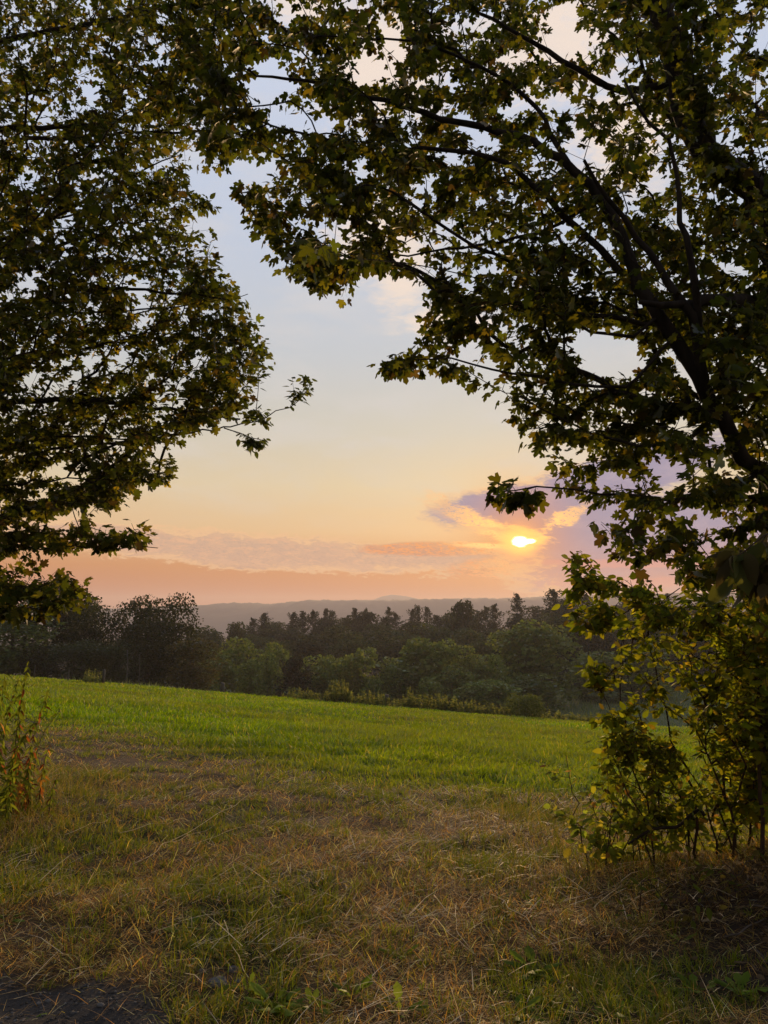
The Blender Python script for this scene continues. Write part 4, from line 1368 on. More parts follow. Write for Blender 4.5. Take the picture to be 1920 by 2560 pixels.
A = [cloud([(-380, -250), (540, -250), (520, 120), (470, 300), (470, 430), (515, 510), (530, 570), (550, 660), (300, 650), (-380, 600)], 820, dL, 0.75,
           [(505, 450, 26), (470, 300, 20), (350, 130, 22), (575, 500, 40)], 0.27, 11),
     cloud([(-380, 600), (550, 660), (590, 740), (640, 800), (655, 860), (640, 940), (600, 1030), (500, 1075), (440, 1100), (380, 1150), (-380, 1150)], 720, dL, 0.65,
           [(70, 690, 34), (240, 640, 20), (60, 860, 28), (230, 905, 22), (430, 985, 26), (300, 1080, 26), (90, 960, 20)], 0.27, 12),
     cloud([(-380, 1150), (390, 1150), (450, 1150), (420, 1190), (340, 1200), (330, 1255), (200, 1260), (60, 1300), (-380, 1300)], 175, dL, 0.5, [(200, 1180, 25), (100, 1220, 22)], 0.3, 13),
     cloud([(-300, 1290), (120, 1310), (330, 1305), (390, 1345), (340, 1355), (200, 1365), (-300, 1390)], 75, 8.1, 0.35, [(60, 1300, 20)], 0.25, 14),
     cloud([(-300, 1400), (90, 1405), (220, 1430), (190, 1480), (230, 1500), (140, 1530), (-250, 1560)], 62, 7.5, 0.35, [(60, 1440, 16)], 0.2, 15)]
over = [([at(-330, 600, 9.6), np.array([-7.0, 7.2, 7.9]), np.array([-6.0, 4.4, 8.4]), np.array([-4.6, 1.8, 8.4]), np.array([-3.0, -0.8, 8.2])], 0.07, 0.02)]  # out-of-view limb for the added shading crown on this side
sk2 = Skeleton(over).grow(shade_crown(460, -9.0, -1.0, -2.0, 7.0, 9.5))
sk = Skeleton(limbs).grow(np.concatenate(A))
B, D, N = (np.concatenate(q) for q in zip(sk.leaf_spots(9, 0.42, 60, 0.6, 0.85), sk2.leaf_spots(9, 0.42, 60, 0.6, 0.85)))
root = empty('maple_tree', base, 'maple whose layered boughs hang in from the left down to the field trees', 'tree')
leafy_tree(root, base, sk, (MAPLE, MAPLE_F), M_LEAF, B, D, N, 0.082, MC, [5, 5, 4, 1.2, 0.6], low=(MAPLE_L, MAPLE_LF), more=sk2)
print('left maple leaves', len(B))

# ------------------------------------------------------------------ ash between them
KD = 1.0
base = np.array([-7.4, 11.2, float(ground_z(-7.4, 11.2, False))])
trunk = [base + [0, 0, -0.3], base + [0.2, 0, 1.6], at(-260, 1150, 11.0), at(-240, 800, 10.8), at(-200, 300, 10.4)]
limbs = [(trunk, 0.12, 0.04),
         (pts((-262, 1180, 11.0), (0, 1130, 10.2), (250, 1110, 9.6), (450, 1085, 9.3), (600, 1062, 9.2), (690, 1035, 9.1), (750, 1000, 9.1), (775, 965, 9.1)), 0.035, 0.004),
         (pts((560, 1070, 9.25), (620, 1090, 9.1), (670, 1105, 9.05)), 0.008, 0.003),
         (pts((-240, 820, 10.8), (0, 790, 10.0), (250, 780, 9.4), (450, 765, 9.1), (590, 745, 8.9), (620, 735, 8.9)), 0.03, 0.004),
         (pts((-230, 620, 10.7), (0, 560, 10.0), (250, 530, 9.4), (420, 500, 9.0), (520, 500, 8.9)), 0.03, 0.004)]
A = [cloud([(715, 950), (775, 935), (785, 985), (730, 1005)], 12, 9.1, 0.14), cloud([(600, 1080), (690, 1090), (680, 1115), (620, 1135)], 12, 9.05, 0.14),
     cloud([(600, 1020), (700, 1020), (690, 1060), (610, 1060)], 9, 9.1, 0.15), cloud([(560, 705), (615, 740), (640, 765), (570, 790)], 11, 8.9, 0.16),
     cloud([(470, 480), (550, 490), (545, 540), (490, 530)], 10, 8.9, 0.16), cloud([(640, 840), (690, 860), (685, 920), (640, 930)], 8, 9.0, 0.15)]
sk = Skeleton(limbs, 0.12).grow(np.concatenate(A))
B, D, N = sk.leaf_spots(11, 0.26, 60, 0.45, 0.4)
root = empty('ash_tree', base, 'slim tree with oval leaflets whose tips poke out past the left maple', 'tree')
leafy_tree(root, base, sk, (OVAL, OVAL_F), M_LEAF, B, D, N, 0.085, [(0.055, 0.068, 0.016), (0.07, 0.075, 0.02), (0.045, 0.058, 0.014)], [1, 1, 1], twig_r=0.0018)
KD = 3.0


# ------------------------------------------------------------------ bushes on the right bank
def stem_pts(base_px, rest, y0, lean=0.0):
    """a stem from the ground under a pixel up through further pixels, drifting in depth"""
    h = hit(*base_px) if y0 is None else None
    if h is None:
        p = at(base_px[0], base_px[1], y0); h = np.array([p[0], p[1], float(ground_z(p[0], p[1], False))])
    out = [h + np.array([0, 0, -0.05])]
    for k, (px, py) in enumerate(rest):
        out.append(at(px, py, h[1] + lean * (k + 1)))
    return out


SC = [(0.062, 0.080, 0.006), (0.084, 0.096, 0.007), (0.112, 0.110, 0.009), (0.15, 0.110, 0.012), (0.050, 0.040, 0.011)]
YB = 5.55

# oval-leaved sapling clump with several stems
limbs = [(stem_pts((1746, 2118), [(1738, 1994), (1715, 1922), (1689, 1851), (1666, 1776), (1650, 1718), (1634, 1662), (1618, 1594), (1600, 1530)], YB, -0.03), 0.011, 0.003),
         (stem_pts((1637, 2110), [(1608, 2040), (1575, 1984), (1549, 1929), (1530, 1864), (1528, 1799), (1520, 1760)], YB - 0.1, -0.03), 0.007, 0.002),
         (stem_pts((1632, 2108), [(1608, 1971), (1582, 1913), (1566, 1831), (1556, 1750), (1554, 1675), (1552, 1610)], YB, 0.0), 0.008, 0.003),
         (stem_pts((1725, 2118), [(1712, 2010), (1673, 1939), (1640, 1900), (1600, 1850)], YB + 0.1, 0.02), 0.009, 0.003),
         (stem_pts((1790, 2118), [(1770, 2010), (1741, 1965), (1700, 1900), (1650, 1870)], YB, 0.03), 0.008, 0.002),
         (stem_pts((1829, 2108), [(1823, 2027), (1767, 1880), (1705, 1792), (1640, 1730), (1600, 1690)], YB - 0.15, -0.03), 0.009, 0.003),
         (pts((1618, 1594, 5.3), (1640, 1520, 5.25), (1700, 1470, 5.2)), 0.006, 0.003)]
A = [cloud([(1510, 1570), (1600, 1520), (1800, 1540), (1920, 1540), (1920, 1850), (1800, 1850), (1650, 1790), (1560, 1740), (1540, 1640)], 92, 5.35, 0.35, [(1700, 1730, 30), (1640, 1690, 22)], 0.3, 21),
     cloud([(1460, 1660), (1530, 1650), (1540, 1710), (1475, 1705)], 9, 5.25, 0.12),
     cloud([(1500, 1780), (1600, 1750), (1620, 1880), (1520, 1880)], 30, 5.4, 0.2),
     cloud([(1600, 1830), (1680, 1830), (1700, 1920), (1620, 1920)], 13, 5.4, 0.2),
     cloud([(1500, 1840), (1860, 1840), (1880, 2070), (1500, 2080)], 46, 5.5, 0.3, (), 0.3, 24)]
base = limbs[0][0][0] + np.array([0, 0, 0.05])
sk = Skeleton(limbs, 0.1, 0.3).grow(np.concatenate(A))
B, D, N = sk.leaf_spots(7, 0.28, 60, 0.5, 0.9)
root = empty('sapling_bush', base, 'oval leaved sapling clump with thin dark stems beside the bank', 'bush')
leafy_tree(root, base, sk, (OVAL, OVAL_F), M_SHRUB, B, D, N, 0.064, SC, [4, 4, 3, 0.5, 0.6], bark=M_STEM, twig_r=0.0014, limb_name='stem')

# arching bush with paired leaflets
limbs = [(stem_pts((1900, 2090), [(1905, 1800), (1870, 1600), (1803, 1522), (1770, 1516), (1592, 1512), (1559, 1502), (1510, 1477), (1471, 1461), (1445, 1431), (1440, 1400)], 5.1, -0.02), 0.014, 0.003),
         (pts((1870, 1600, 5.05), (1905, 1530, 5.0), (1860, 1480, 4.95), (1816, 1441, 4.9), (1790, 1420, 4.9)), 0.009, 0.004),
         (pts((1592, 1512, 4.95), (1550, 1540, 4.9), (1500, 1560, 4.9)), 0.005, 0.002),
         (pts((1650, 1513, 4.95), (1640, 1470, 4.9), (1620, 1450, 4.9)), 0.004, 0.002)]
A = [cloud([(1420, 1385), (1470, 1375), (1490, 1440), (1450, 1470), (1425, 1430)], 11, 4.9, 0.12), cloud([(1480, 1440), (1600, 1450), (1640, 1470), (1560, 1490), (1490, 1475)], 11, 4.9, 0.12),
     cloud([(1425, 1530), (1500, 1500), (1560, 1540), (1490, 1570), (1430, 1555)], 14, 4.9, 0.15), cloud([(1590, 1480), (1800, 1470), (1820, 1560), (1600, 1570)], 30, 4.95, 0.2),
     cloud([(1415, 1480), (1440, 1470), (1440, 1500), (1420, 1505)], 3, 4.9, 0.1)]
base = limbs[0][0][0] + np.array([0, 0, 0.05])
sk = Skeleton(limbs, 0.1, 0.3).grow(np.concatenate(A))
B, D, N = sk.leaf_spots(8, 0.24, 62, 0.5, 0.8)
root = empty('arching_bush', base, 'arching bush with reddish twig and paired oval leaflets against the sunset', 'bush')
leafy_tree(root, base, sk, (OVAL, OVAL_F), M_SHRUB, B, D, N, 0.060, SC, [4, 4, 3, 1, 1], bark=M_STEM, twig_r=0.0013, limb_name='stem')

# dense young maples filling the right edge
def young_maple(stems, clouds, label, size=0.066, wts=(4, 4, 3, 1, 1)):
    base = stems[0][0][0] + np.array([0, 0, 0.05])
    sk = Skeleton(stems, 0.1, 0.3).grow(np.concatenate(clouds))
    B, D, N = sk.leaf_spots(7, 0.30, 60, 0.5, 0.9)
    root = empty('young_maple', base, label, 'bush')
    leafy_tree(root, base, sk, (MAPLE_L, MAPLE_LF), M_SHRUB, B, D, N, size, SC, wts, bark=M_STEM, twig_r=0.0014, limb_name='stem')


young_maple([(stem_pts((1840, 2100), [(1832, 1980), (1815, 1850), (1803, 1760), (1790, 1660), (1800, 1560)], 5.7, -0.02), 0.010, 0.003),
             (stem_pts((1860, 2095), [(1880, 1950), (1900, 1850), (1930, 1700), (1950, 1560)], 5.8, 0.0), 0.009, 0.003),
             (stem_pts((1830, 2100), [(1790, 1990), (1760, 1900), (1740, 1830)], 5.7, 0.02), 0.008, 0.003)],
            [cloud([(1790, 1560), (2060, 1540), (2060, 1780), (1830, 1780)], 82, 5.7, 0.35, (), 0.25, 31), cloud([(1830, 1780), (2060, 1770), (2060, 2040), (1860, 2020), (1820, 1900)], 80, 5.7, 0.3, (), 0.25, 32)],
            'dense dark young maple thicket at the right edge above the bank')
young_maple([(stem_pts((1990, 2080), [(1985, 1900), (1960, 1700), (1930, 1560), (1900, 1480), (1880, 1420)], 5.3, -0.03), 0.011, 0.004),
             (pts((1960, 1700, 5.2), (2040, 1560, 5.2), (2060, 1450, 5.2)), 0.010, 0.004)],
            [cloud([(1840, 1420), (2080, 1380), (2080, 1620), (1900, 1600), (1850, 1500)], 60, 5.15, 0.3, (), 0.2, 33), cloud([(1900, 1620), (2080, 1600), (2080, 1950), (1900, 1930)], 50, 5.3, 0.25)],
            'tall young maple with warm tinted leaves on the outer right side', 0.07, (3, 3, 3, 1.2, 0.8))

# large dark drooping leaves hanging at the right edge
limbs = [(pts((2080, 1240, 4.2), (1990, 1310, 4.1), (1910, 1345, 4.0), (1850, 1380, 3.95), (1830, 1400, 3.95)), 0.008, 0.003), (pts((1910, 1345, 4.0), (1880, 1440, 4.0), (1860, 1480, 4.0)), 0.005, 0.002)]
A = [cloud([(1840, 1360), (1920, 1330), (1990, 1330), (1990, 1440), (1860, 1460)], 9, 4.0, 0.1)]
sk = Skeleton(limbs, 0.1, 0.3).grow(np.concatenate(A))
B, D, N = sk.leaf_spots(4, 0.2, 60, 1.2, 0.6)
base = limbs[0][0][0]
root = empty('climbing_vine', base, 'hanging vine with big dark drooping leaves at the right edge', 'vine')
leafy_tree(root, base, sk, (OVAL, OVAL_F), M_SHRUB, B, D, N, 0.17, [(0.04, 0.045, 0.012), (0.05, 0.04, 0.016)], [1, 1], bark=M_STEM, limb_name='stem')

# low leafy undergrowth at the foot of the bushes
def low_bush(spots, label, y0, size, n_each, tm, cols, wts, per=7, hh=(0.25, 0.6), name='bramble_bush'):
    stems = []
    for px, py in spots:
        p = at(px, py, y0); x_, y_ = p[0], y0 + rng.normal(0, 0.12); z_ = float(ground_z(x_, y_, False)); H = rng.uniform(*hh)
        tip = np.array([x_ + rng.normal(0, 0.18), y_ + rng.normal(0, 0.18), z_ + H])
        stems.append(([np.array([x_, y_, z_ - 0.04]), (np.array([x_, y_, z_]) + tip) / 2 + rng.normal(0, 0.04, 3), tip], 0.005, 0.002))
    A = []
    for q, _, _ in stems:
        for k in range(n_each):
            f = rng.uniform(0.25, 1.05)
            A.append(q[0] + (q[2] - q[0]) * f + rng.normal(0, 0.12, 3) * [1, 1, 0.5])
    sk = Skeleton(stems, 0.08, 0.3).grow(np.array(A))
    B, D, N = sk.leaf_spots(per, 0.16, 60, 0.4, 0.6)
    base = stems[0][0][0] + np.array([0, 0, 0.04])
    root = empty(name, base, label, 'bush')
    leafy_tree(root, base, sk, tm, M_SHRUB, B, D, N, size, cols, wts, bark=M_STEM, twig_r=0.0012, limb_name='stem')


UC = [(0.080, 0.105, 0.016), (0.10, 0.115, 0.018), (0.14, 0.125, 0.02), (0.11, 0.06, 0.018)]
low_bush([(1480, 2060), (1500, 2085), (1525, 2060), (1550, 2090), (1575, 2075), (1505, 2050), (1540, 2050), (1600, 2095), (1570, 2050)],
         'pale leafy bramble clump at the left foot of the tall stems', 5.7, 0.062, 8, (ROUND, ROUND_F), UC, [4, 4, 2, 0.6], hh=(0.35, 0.85))
low_bush([(1480, 2010), (1510, 2000), (1545, 2010), (1580, 2000)], 'yellow green shoots rising in front of the field left of the stems', 6.3, 0.06, 8, (OVAL, OVAL_F), UC, [3, 4, 3, 0.4], hh=(0.5, 1.05))
low_bush([(1640, 2100), (1670, 2095), (1700, 2105), (1730, 2095), (1760, 2105), (1790, 2095), (1660, 2070), (1720, 2070), (1780, 2070)],
         'bright low leaves between the stems behind the fallen branch', 5.9, 0.065, 6, (ROUND, ROUND_F), UC, [4, 4, 2, 0.5], hh=(0.2, 0.55))
low_bush([(1810, 2080), (1850, 2070), (1890, 2060), (1930, 2050), (1870, 2040)], 'low shaded leaves along the top of the dark bank', 5.75, 0.06, 8, (ROUND, ROUND_F), UC, [4, 3, 1, 0.6], hh=(0.25, 0.6))

# leaf litter and short shaded growth over the bank
n = 1500
x = rng.normal(2.6, 0.7, n); y = rng.normal(4.35, 0.55, n)
lit = np.array([(0.05, 0.032, 0.018), (0.075, 0.045, 0.022), (0.035, 0.026, 0.015), (0.11, 0.075, 0.04)])[rng.integers(0, 4, n)]
dl = unit(np.stack([rng.normal(0, 1, n), rng.normal(0, 1, n), rng.normal(0, 0.25, n)], 1))
v, lo, sz, cc = stamp(OVAL, OVAL_F, np.stack([x, y, ground_z(x, y) + rng.uniform(0.004, 0.03, n)], 1), frames(dl, np.tile([0, 0, 1.0], (n, 1)) + rng.normal(0, 0.3, (n, 3))), rng.uniform(0.025, 0.07, n), lit)
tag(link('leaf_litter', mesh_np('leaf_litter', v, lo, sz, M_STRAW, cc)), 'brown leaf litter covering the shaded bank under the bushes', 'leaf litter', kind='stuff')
low_bush([(1640, 2230), (1700, 2260), (1760, 2220), (1820, 2240), (1880, 2200), (1600, 2190), (1740, 2300)], 'scattered dull low shoots growing on the dark bank', 4.6, 0.05, 3, (OVAL, OVAL_F),
         [(0.045, 0.055, 0.010), (0.06, 0.05, 0.014)], [2, 1], 5, (0.10, 0.25))
# bent dead branch
T = Tubes(); b0 = pts((1570, 2110, 5.4), (1632, 2072, 5.35), (1690, 2068, 5.3), (1720, 2045, 5.3), (1750, 2022, 5.3), (1762, 2040, 5.28))
T.add(spline(b0, 0.05), np.linspace(0.008, 0.013, len(spline(b0, 0.05))), 7)
tag(link('fallen_branch', T.mesh('fallen_branch', M_BARK, b0[0]), None, b0[0]), 'bent dark dead branch slung between the bush stems', 'branch')

# roots and dead vines on the bank
for k, (px, py, dx, dy, lab) in enumerate([(1870, 2265, 150, 40, 'pale dry root crossing the bank at the right edge'), (1830, 2230, 60, -30, 'short dry root high on the dark bank'),
                                           (1800, 2350, 120, -50, 'dry root curling up the face of the bank'), (1890, 2380, 70, 60, 'lowest pale root by the right edge'),
                                           (1690, 2290, 130, -70, 'thin dead vine lying over the bank'), (1640, 2210, 150, 30, 'thin dead vine below the bush stems')]):
    ctl = []
    for f in np.linspace(0, 1, 6):
        h = hit(px + dx * f + random.uniform(-8, 8), py + dy * f + random.uniform(-8, 8)); h[2] = float(ground_z(h[0], h[1])) + random.uniform(0.004, 0.03)
        ctl.append(h)
    q = spline(ctl, 0.03); T = Tubes(); T.add(q, np.linspace(0.007, 0.003, len(q)) if k < 4 else np.linspace(0.005, 0.002, len(q)), 6)
    tag(link('dry_root', T.mesh('dry_root', M_ROOT, ctl[0]), None, ctl[0]), lab, 'root')

# ------------------------------------------------------------------ weeds at the left edge
def tall_weed(px, py, ht, lean, n, size, cols, wts, label, y0=None, red=0.0):
    h = hit(px, py); h[2] = float(ground_z(h[0], h[1], False))
    stems = []
    tip = h + np.array([lean, rng.normal(0, 0.08), ht])
    stems.append(([h + [0, 0, -0.03], h * 0.45 + tip * 0.55 + np.array([-0.25 * lean, 0, 0.05]), tip], 0.006, 0.002))
    q = spline(stems[0][0], 0.05)
    f = np.linspace(0.15, 1, n); i = (f * (len(q) - 1)).astype(int)
    B = q[i]; a = np.arange(n) * 2.4 + rng.uniform(0, 6)
    D = np.stack([np.cos(a), np.sin(a), rng.normal(-0.35, 0.35, n)], 1); N = np.tile([0, 0, 1.0], (n, 1)) + rng.normal(0, 0.3, (n, 3))
    sk = Skeleton(stems, 0.08); sk.cnt = np.zeros(len(sk.p))
    root = empty('tall_weed', h, label, 'weed')
    link('stem', Tubes().add(q - h, np.linspace(0.006, 0.0015, len(q)), 6).mesh('stem', M_STEM), root)
    c = np.array(cols, float); ci = rng.choice(len(c), n, p=np.array(wts) / sum(wts))
    ms = [mesh_np('leaf', *stamp(OVAL_N, OVAL_NF, np.zeros((1, 3)), np.eye(3)[None], np.ones(1), k[None])[:3], M_SHRUB, np.repeat(k[None], len(OVAL_N), 0)) for k in c]
    rot = frames(unit(D), N)
    for k in range(n):
        o = link('leaf', ms[ci[k]], root)
        s_ = size * rng.uniform(0.6, 1.2) * (1.15 - 0.5 * f[k])
        M = np.eye(4); M[:3, :3] = rot[k] * s_; M[:3, 3] = B[k] - h
        o.matrix_basis = Matrix(M.tolist())


OVAL_N, OVAL_NF = fan([(0, 0), (0.13, 0.2), (0.14, 0.5), (0, 1.0)], (0, 0.4), 0.3, 0.5, 0.05)
WG = [(0.075, 0.090, 0.010), (0.060, 0.075, 0.009), (0.10, 0.030, 0.010), (0.20, 0.095, 0.02)]
W_ = [(25, 2010, 1.30, 0.10, 46, 0.13, (5, 4, 0.6, 0.1), 'tallest weed with drooping leaves at the left edge'), (60, 2015, 1.05, 0.16, 40, 0.12, (4, 3, 2.2, 0.3), 'weed with red tinted upper leaves beside the tallest one'),
      (-20, 2030, 1.2, 0.05, 40, 0.13, (4, 4, 1, 0.3), 'leafy weed cut by the left edge of the view'), (95, 2020, 0.62, 0.08, 26, 0.11, (2, 2, 2, 4), 'small weed with orange dying leaves right of the red tinted one'),
      (45, 2040, 0.60, -0.05, 30, 0.12, (2, 2, 3, 3), 'low weed with red and orange leaves below the tall ones'), (75, 1990, 0.85, 0.30, 20, 0.09, (4, 3, 0.2, 0.0), 'thin weed arching right above the orange leaves'),
      (10, 2065, 0.5, 0.1, 30, 0.12, (5, 4, 0.2, 0.1), 'short green weed low at the left edge'), (120, 2050, 0.4, 0.1, 22, 0.10, (4, 4, 0.6, 0.4), 'low weed at the outer side of the left clump')]
W_ += [(-10, 2000, 1.15, 0.16, 60, 0.11, (5, 5, 0.5, 0.1), 'bushy weed with dense drooping leaves at the very left'), (35, 1985, 0.95, 0.02, 60, 0.10, (5, 5, 0.6, 0.3), 'bushy weed behind the red tinted one'),
       (5, 2035, 0.8, 0.2, 60, 0.12, (5, 4, 0.5, 0.2), 'spreading weed in front of the tall ones at the left edge'), (70, 2035, 0.5, 0.0, 44, 0.10, (4, 4, 1, 1.5), 'small bushy weed under the orange leaves')]
for px, py, ht, ln, n, sz_, wt, lab in W_:
    n = int(n * 1.7)
    tall_weed(px, py, ht, ln, n, sz_, WG, wt, lab)

# ------------------------------------------------------------------ broad-leaved plants in the foreground
DOCK, DOCK_F = fan([(0, 0), (0.04, 0.10), (0.10, 0.22), (0.06, 0.28), (0.14, 0.42), (0.10, 0.48), (0.19, 0.62), (0.15, 0.70), (0.17, 0.82), (0, 1.0)], (0, 0.5), 0.45, 0.45, 0.05)
DC = [np.array(c) for c in [(0.075, 0.115, 0.016), (0.095, 0.130, 0.020), (0.060, 0.090, 0.014)]]
dock_m = [mesh_np('leaf', *stamp(DOCK, DOCK_F, np.zeros((1, 3)), np.eye(3)[None], np.ones(1), c[None])[:3], M_SHRUB, np.repeat(c[None], len(DOCK), 0)) for c in DC]
PLANTS = [(1335, 2420, 9, 0.20, 0.6, 'largest broad leaved dandelion with tall lit leaves right of centre'), (1070, 2165, 8, 0.10, 0.9, 'flat dark rosette plant near the middle of the dry ground'),
          (1340, 2270, 5, 0.14, 0.35, 'upright lit leaf plant above the largest dandelion'), (455, 2325, 12, 0.15, 0.8, 'leafy green plant left of centre near the gravel'),
          (1000, 2395, 5, 0.13, 0.5, 'small two leaved plant in the middle of the foreground'), (1000, 2545, 5, 0.16, 0.35, 'plant with one tall leaf at the bottom edge near the middle'),
          (620, 2480, 5, 0.14, 0.3, 'single tall leaf plant right of the gravel stones'), (690, 2530, 9, 0.18, 0.6, 'broad leaved clump at the bottom edge left of the middle'),
          (780, 2530, 7, 0.16, 0.6, 'clump of lit broad leaves beside the bottom left clump'), (880, 2500, 6, 0.14, 0.5, 'leafy plant above the bottom edge left of the middle'),
          (510, 2500, 7, 0.14, 0.8, 'low broad leaved plant between gravel and stones'), (1290, 2545, 7, 0.15, 0.5, 'low plant at the bottom edge right of the middle'),
          (1620, 2440, 8, 0.11, 0.7, 'shaded dull green plant below the bank'), (1740, 2470, 9, 0.14, 0.5, 'shaded leafy plant in the lower right'),
          (1850, 2480, 9, 0.16, 0.5, 'shaded tall leafy plant in the lower right corner'), (1700, 2340, 5, 0.10, 0.5, 'three round lit leaves below the bank'),
          (20, 2300, 8, 0.13, 0.8, 'low dark plant at the left edge of the dry ground'), (1530, 2545, 7, 0.14, 0.5, 'small plant at the bottom edge toward the lower right'),
          (80, 2540, 3, 0.08, 0.9, 'tiny sprig on the gravel')]
for px, py, n, sz_, flat, lab in PLANTS:
    h = hit(px, py); h[2] = float(ground_z(h[0], h[1])) - 0.004
    root = empty('broadleaf_weed', h, lab, 'weed')
    n = int(n * 1.5)
    sz_ *= 0.82
    for k in range(n):
        a = k * 2.4 + rng.uniform(0, 0.8)
        up = rng.uniform(0.25, 1.5) * (1.1 - flat) * 2.2
        d = unit(np.array([math.cos(a), math.sin(a), up])); nr_ = np.array([-math.cos(a) * up, -math.sin(a) * up, 1.0])
        M = np.eye(4); M[:3, :3] = frames(d[None], nr_[None])[0] * sz_ * rng.uniform(0.4, 1.0)
        M[:3, 3] = [0.01 * math.cos(a), 0.01 * math.sin(a), 0]
        o = link('leaf', dock_m[int(rng.integers(3))], root)
        o.matrix_basis = Matrix(M.tolist())

# ------------------------------------------------------------------ loose straw
n = 13000
x, y = spread(n, 2.9, 11, 1.0001, 0.5)
clus = vnoise(x, y, 0.9, 81, 2)
keep = (rng.uniform(0, 1, n) < sstep(0.38, 0.68, clus) + 0.06) & (field_mix(x, y) < 0.6) & (rng.uniform(0, 1, n) > 0.9 * gravel_mask(x, y)) & (rng.uniform(0, 1, n) > 0.8 * bank_mask(x, y)); x, y = x[keep], y[keep]; n = len(x)
head = np.where(rng.uniform(0, 1, n) < 0.45, rng.normal(0.55, 0.35, n), rng.uniform(0, 6.28, n))
v, lo, sz, cc = blades(np.stack([x, y, ground_z(x, y) + rng.uniform(0.01, 0.05, n)], 1), head, 0.04 + 0.30 * rng.uniform(0, 1, n) ** 3, (0.0016 + 0.00050 * y) * rng.uniform(0.7, 1.4, n), np.clip(rng.normal(1.36, 0.2, n), 0.4, 1.57),
                       pick([(0.66, 0.48, 0.24), (0.46, 0.29, 0.11), (0.78, 0.62, 0.38)], [1, 1, 0.8], n), 0.25)
tag(link('straw', mesh_np('straw', v, lo, sz, M_STRAW, cc)), 'loose pale straw strewn over the worn ground', 'straw', kind='stuff')
# long bundles lying towards the track at the left
STR = [((330, 2165), (540, 2062)), ((420, 2110), (640, 1990)), ((300, 2095), (460, 2050)), ((10, 2170), (110, 2120)), ((480, 2120), (640, 2062)), ((20, 2185), (90, 2140)), ((160, 2100), (270, 2062)),
       ((1230, 2260), (1400, 2390)), ((1075, 2310), (1190, 2400)), ((700, 2390), (820, 2368)), ((1380, 1990), (1440, 2060)), ((700, 2210), (735, 2180)), ((1085, 2260), (1185, 2395)), ((560, 2320), (625, 2470))]
sv, sl, szz, sc_, off = [], [], [], [], 0
for k, (a, b) in enumerate(STR):
    p0, p1 = hit(*a), hit(*b)
    lab = None
    q = np.array([p0 + (p1 - p0) * f for f in np.linspace(0, 1, 7)])
    q[:, 2] = ground_z(q[:, 0], q[:, 1]) + 0.03 + 0.012 * np.sin(np.linspace(0, 3.1, 7)); q[1:-1, :2] += rng.normal(0, 0.018, (5, 2)); q[:, 2] += rng.normal(0, 0.008, 7)
    T = Tubes(); T.add(spline(q, 0.06), np.linspace(0.0028, 0.0012, len(spline(q, 0.06))), 5)
    me = T.mesh('straw_stem', None, p0)
    ca_ = me.color_attributes.new('Col', 'FLOAT_COLOR', 'POINT'); ca_.data.foreach_set('color', np.tile([0.68, 0.56, 0.36, 1.0], len(me.vertices)).astype(np.float32)); me.materials.append(M_STRAW)
    o = link('straw_stem', me, None, p0)
    tag(o, ['longest pale straw lying slantwise across the left ground', 'pale straw lying close beside the longest one', 'short pale straw above the slanting bundle', 'pale straw at the left edge of the dry ground',
            'pale straw on the right of the slanting bundle', 'short bent straw at the left edge', 'upper left straw above the bundle', 'long bent straw right of centre pointing at the dandelion', 'bent straw left of the dandelion',
            'thin straw lying across the lower middle ground', 'pale straw at the foot of the right bushes', 'very short straw in the middle of the dry ground', 'straw crossing the bent straw left of the dandelion', 'thin straw running down to the stones'][k], 'straw', 'long straws on the worn ground')

# ------------------------------------------------------------------ stones and a dead leaf or two
def stone(px, py, r, label, flat=0.6):
    h = hit(px, py); h[2] = float(ground_z(h[0], h[1]))
    import bmesh
    bm = bmesh.new(); bmesh.ops.create_icosphere(bm, subdivisions=2, radius=r)
    s = random.random() * 100
    for v in bm.verts:
        k = 0.72 + 0.5 * float(vnoise(v.co.x / r * 1.1 + s, v.co.y / r * 1.1 + v.co.z / r * 0.8, 1.0, 5, 2))
        v.co *= k; v.co.z *= flat; v.co.x *= 1.25
    me = bpy.data.meshes.new('stone'); bm.to_mesh(me); bm.free(); me.materials.append(M_ROCK)
    o = link('stone', me, None, (h[0], h[1], h[2] + r * flat * 0.25)); o.rotation_euler.z = random.uniform(0, 3)
    tag(o, label, 'stone', 'stones beside the track')


for px, py, r, lab in [(545, 2458, 0.038, 'largest grey stone half sunk beside the gravel'), (585, 2425, 0.026, 'grey stone behind the largest one'), (600, 2455, 0.022, 'small stone right of the largest one'),
                       (505, 2432, 0.018, 'small stone left of the largest one'), (640, 2470, 0.016, 'tiny stone at the right end of the stones'), (560, 2480, 0.014, 'pebble in front of the largest stone'),
                       (330, 2455, 0.014, 'pebble at the top edge of the gravel'), (250, 2520, 0.016, 'pebble in the middle of the gravel'), (120, 2490, 0.013, 'pebble toward the left of the gravel'), (1150, 2560, 0.02, 'stone at the bottom edge near the middle')]:
    stone(px, py, r, lab)
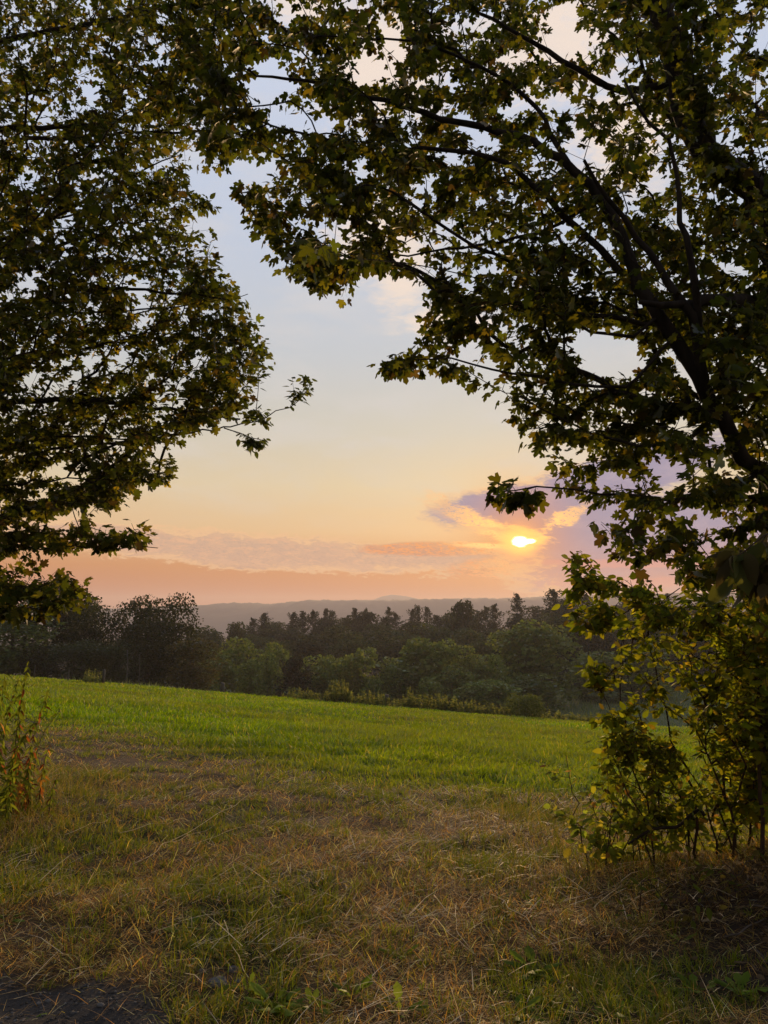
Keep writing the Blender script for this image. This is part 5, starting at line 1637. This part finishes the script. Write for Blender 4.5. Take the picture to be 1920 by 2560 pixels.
# crushed stone of the track
n = 5200
x = rng.uniform(-2.6, -0.3, n); y = rng.uniform(2.6, 4.2, n)
keep = rng.uniform(0, 1, n) < gravel_mask(x, y); x, y = x[keep], y[keep]; n = len(x)
OCT = np.array([(1, 0, 0), (0, 1, 0), (-1, 0, 0), (0, -1, 0), (0, 0, 0.7), (0, 0, -0.7)], float)
OF = [(0, 1, 4), (1, 2, 4), (2, 3, 4), (3, 0, 4), (1, 0, 5), (2, 1, 5), (3, 2, 5), (0, 3, 5)]
rot = frames(unit(rng.normal(0, 1, (n, 3)) * [1, 1, 0.3]), np.tile([0, 0, 1.0], (n, 1)))
sz3 = np.abs(rng.normal(0.005, 0.003, n))[:, None] * rng.uniform(0.6, 1.4, (n, 3)) + 0.001
v, lo, sz, cc = stamp(OCT, OF, np.stack([x, y, ground_z(x, y) + 0.001], 1), rot, sz3, pick([(0.10, 0.095, 0.09), (0.16, 0.15, 0.14), (0.07, 0.06, 0.05)], [2, 1, 2], n))
gm = solid('gravel', (0.1, 0.1, 0.1), (0.2, 0.2, 0.2), 10, 0.9, 0); 
ga = gm.node_tree.nodes.new('ShaderNodeAttribute'); ga.attribute_name = 'Col'; gm.node_tree.links.new(ga.outputs['Color'], gm.node_tree.nodes['Principled BSDF'].inputs['Base Color'])
tag(link('gravel', mesh_np('gravel', v, lo, sz, gm, cc)), 'dark crushed gravel of the track in the lower left corner', 'gravel', kind='stuff')

# fallen leaves
DEAD = [(0.10, 0.065, 0.035), (0.16, 0.09, 0.04), (0.24, 0.18, 0.11)]
dm = [mesh_np('fallen_leaf', *stamp(OVAL, OVAL_F, np.zeros((1, 3)), np.eye(3)[None], np.ones(1), np.array([c]))[:3], M_STRAW, np.repeat(np.array([c]), len(OVAL), 0)) for c in DEAD]
for k, (px, py, lab) in enumerate([(300, 1918, 'dark curled leaf on the bare patch at the left'), (1660, 2470, 'pale curled leaf lying on the shaded ground lower right'), (1790, 2300, 'pale dead leaf on the bank'),
                                   (500, 2470, 'dead leaf beside the largest stone'), (1440, 2225, 'tan dead leaf below the bushes'), (840, 2330, 'pale dead leaf in the middle foreground'), (690, 2500, 'tan dead leaf among the bottom left clumps')]):
    h = hit(px, py); h[2] = float(ground_z(h[0], h[1])) + 0.02
    o = link('fallen_leaf', dm[k % 3], None, h); o.scale = (0.07, 0.07, 0.07); o.rotation_euler = (random.uniform(-0.3, 0.3), random.uniform(-0.3, 0.3), random.uniform(0, 6.28))
    tag(o, lab, 'leaf', 'fallen leaves on the ground')
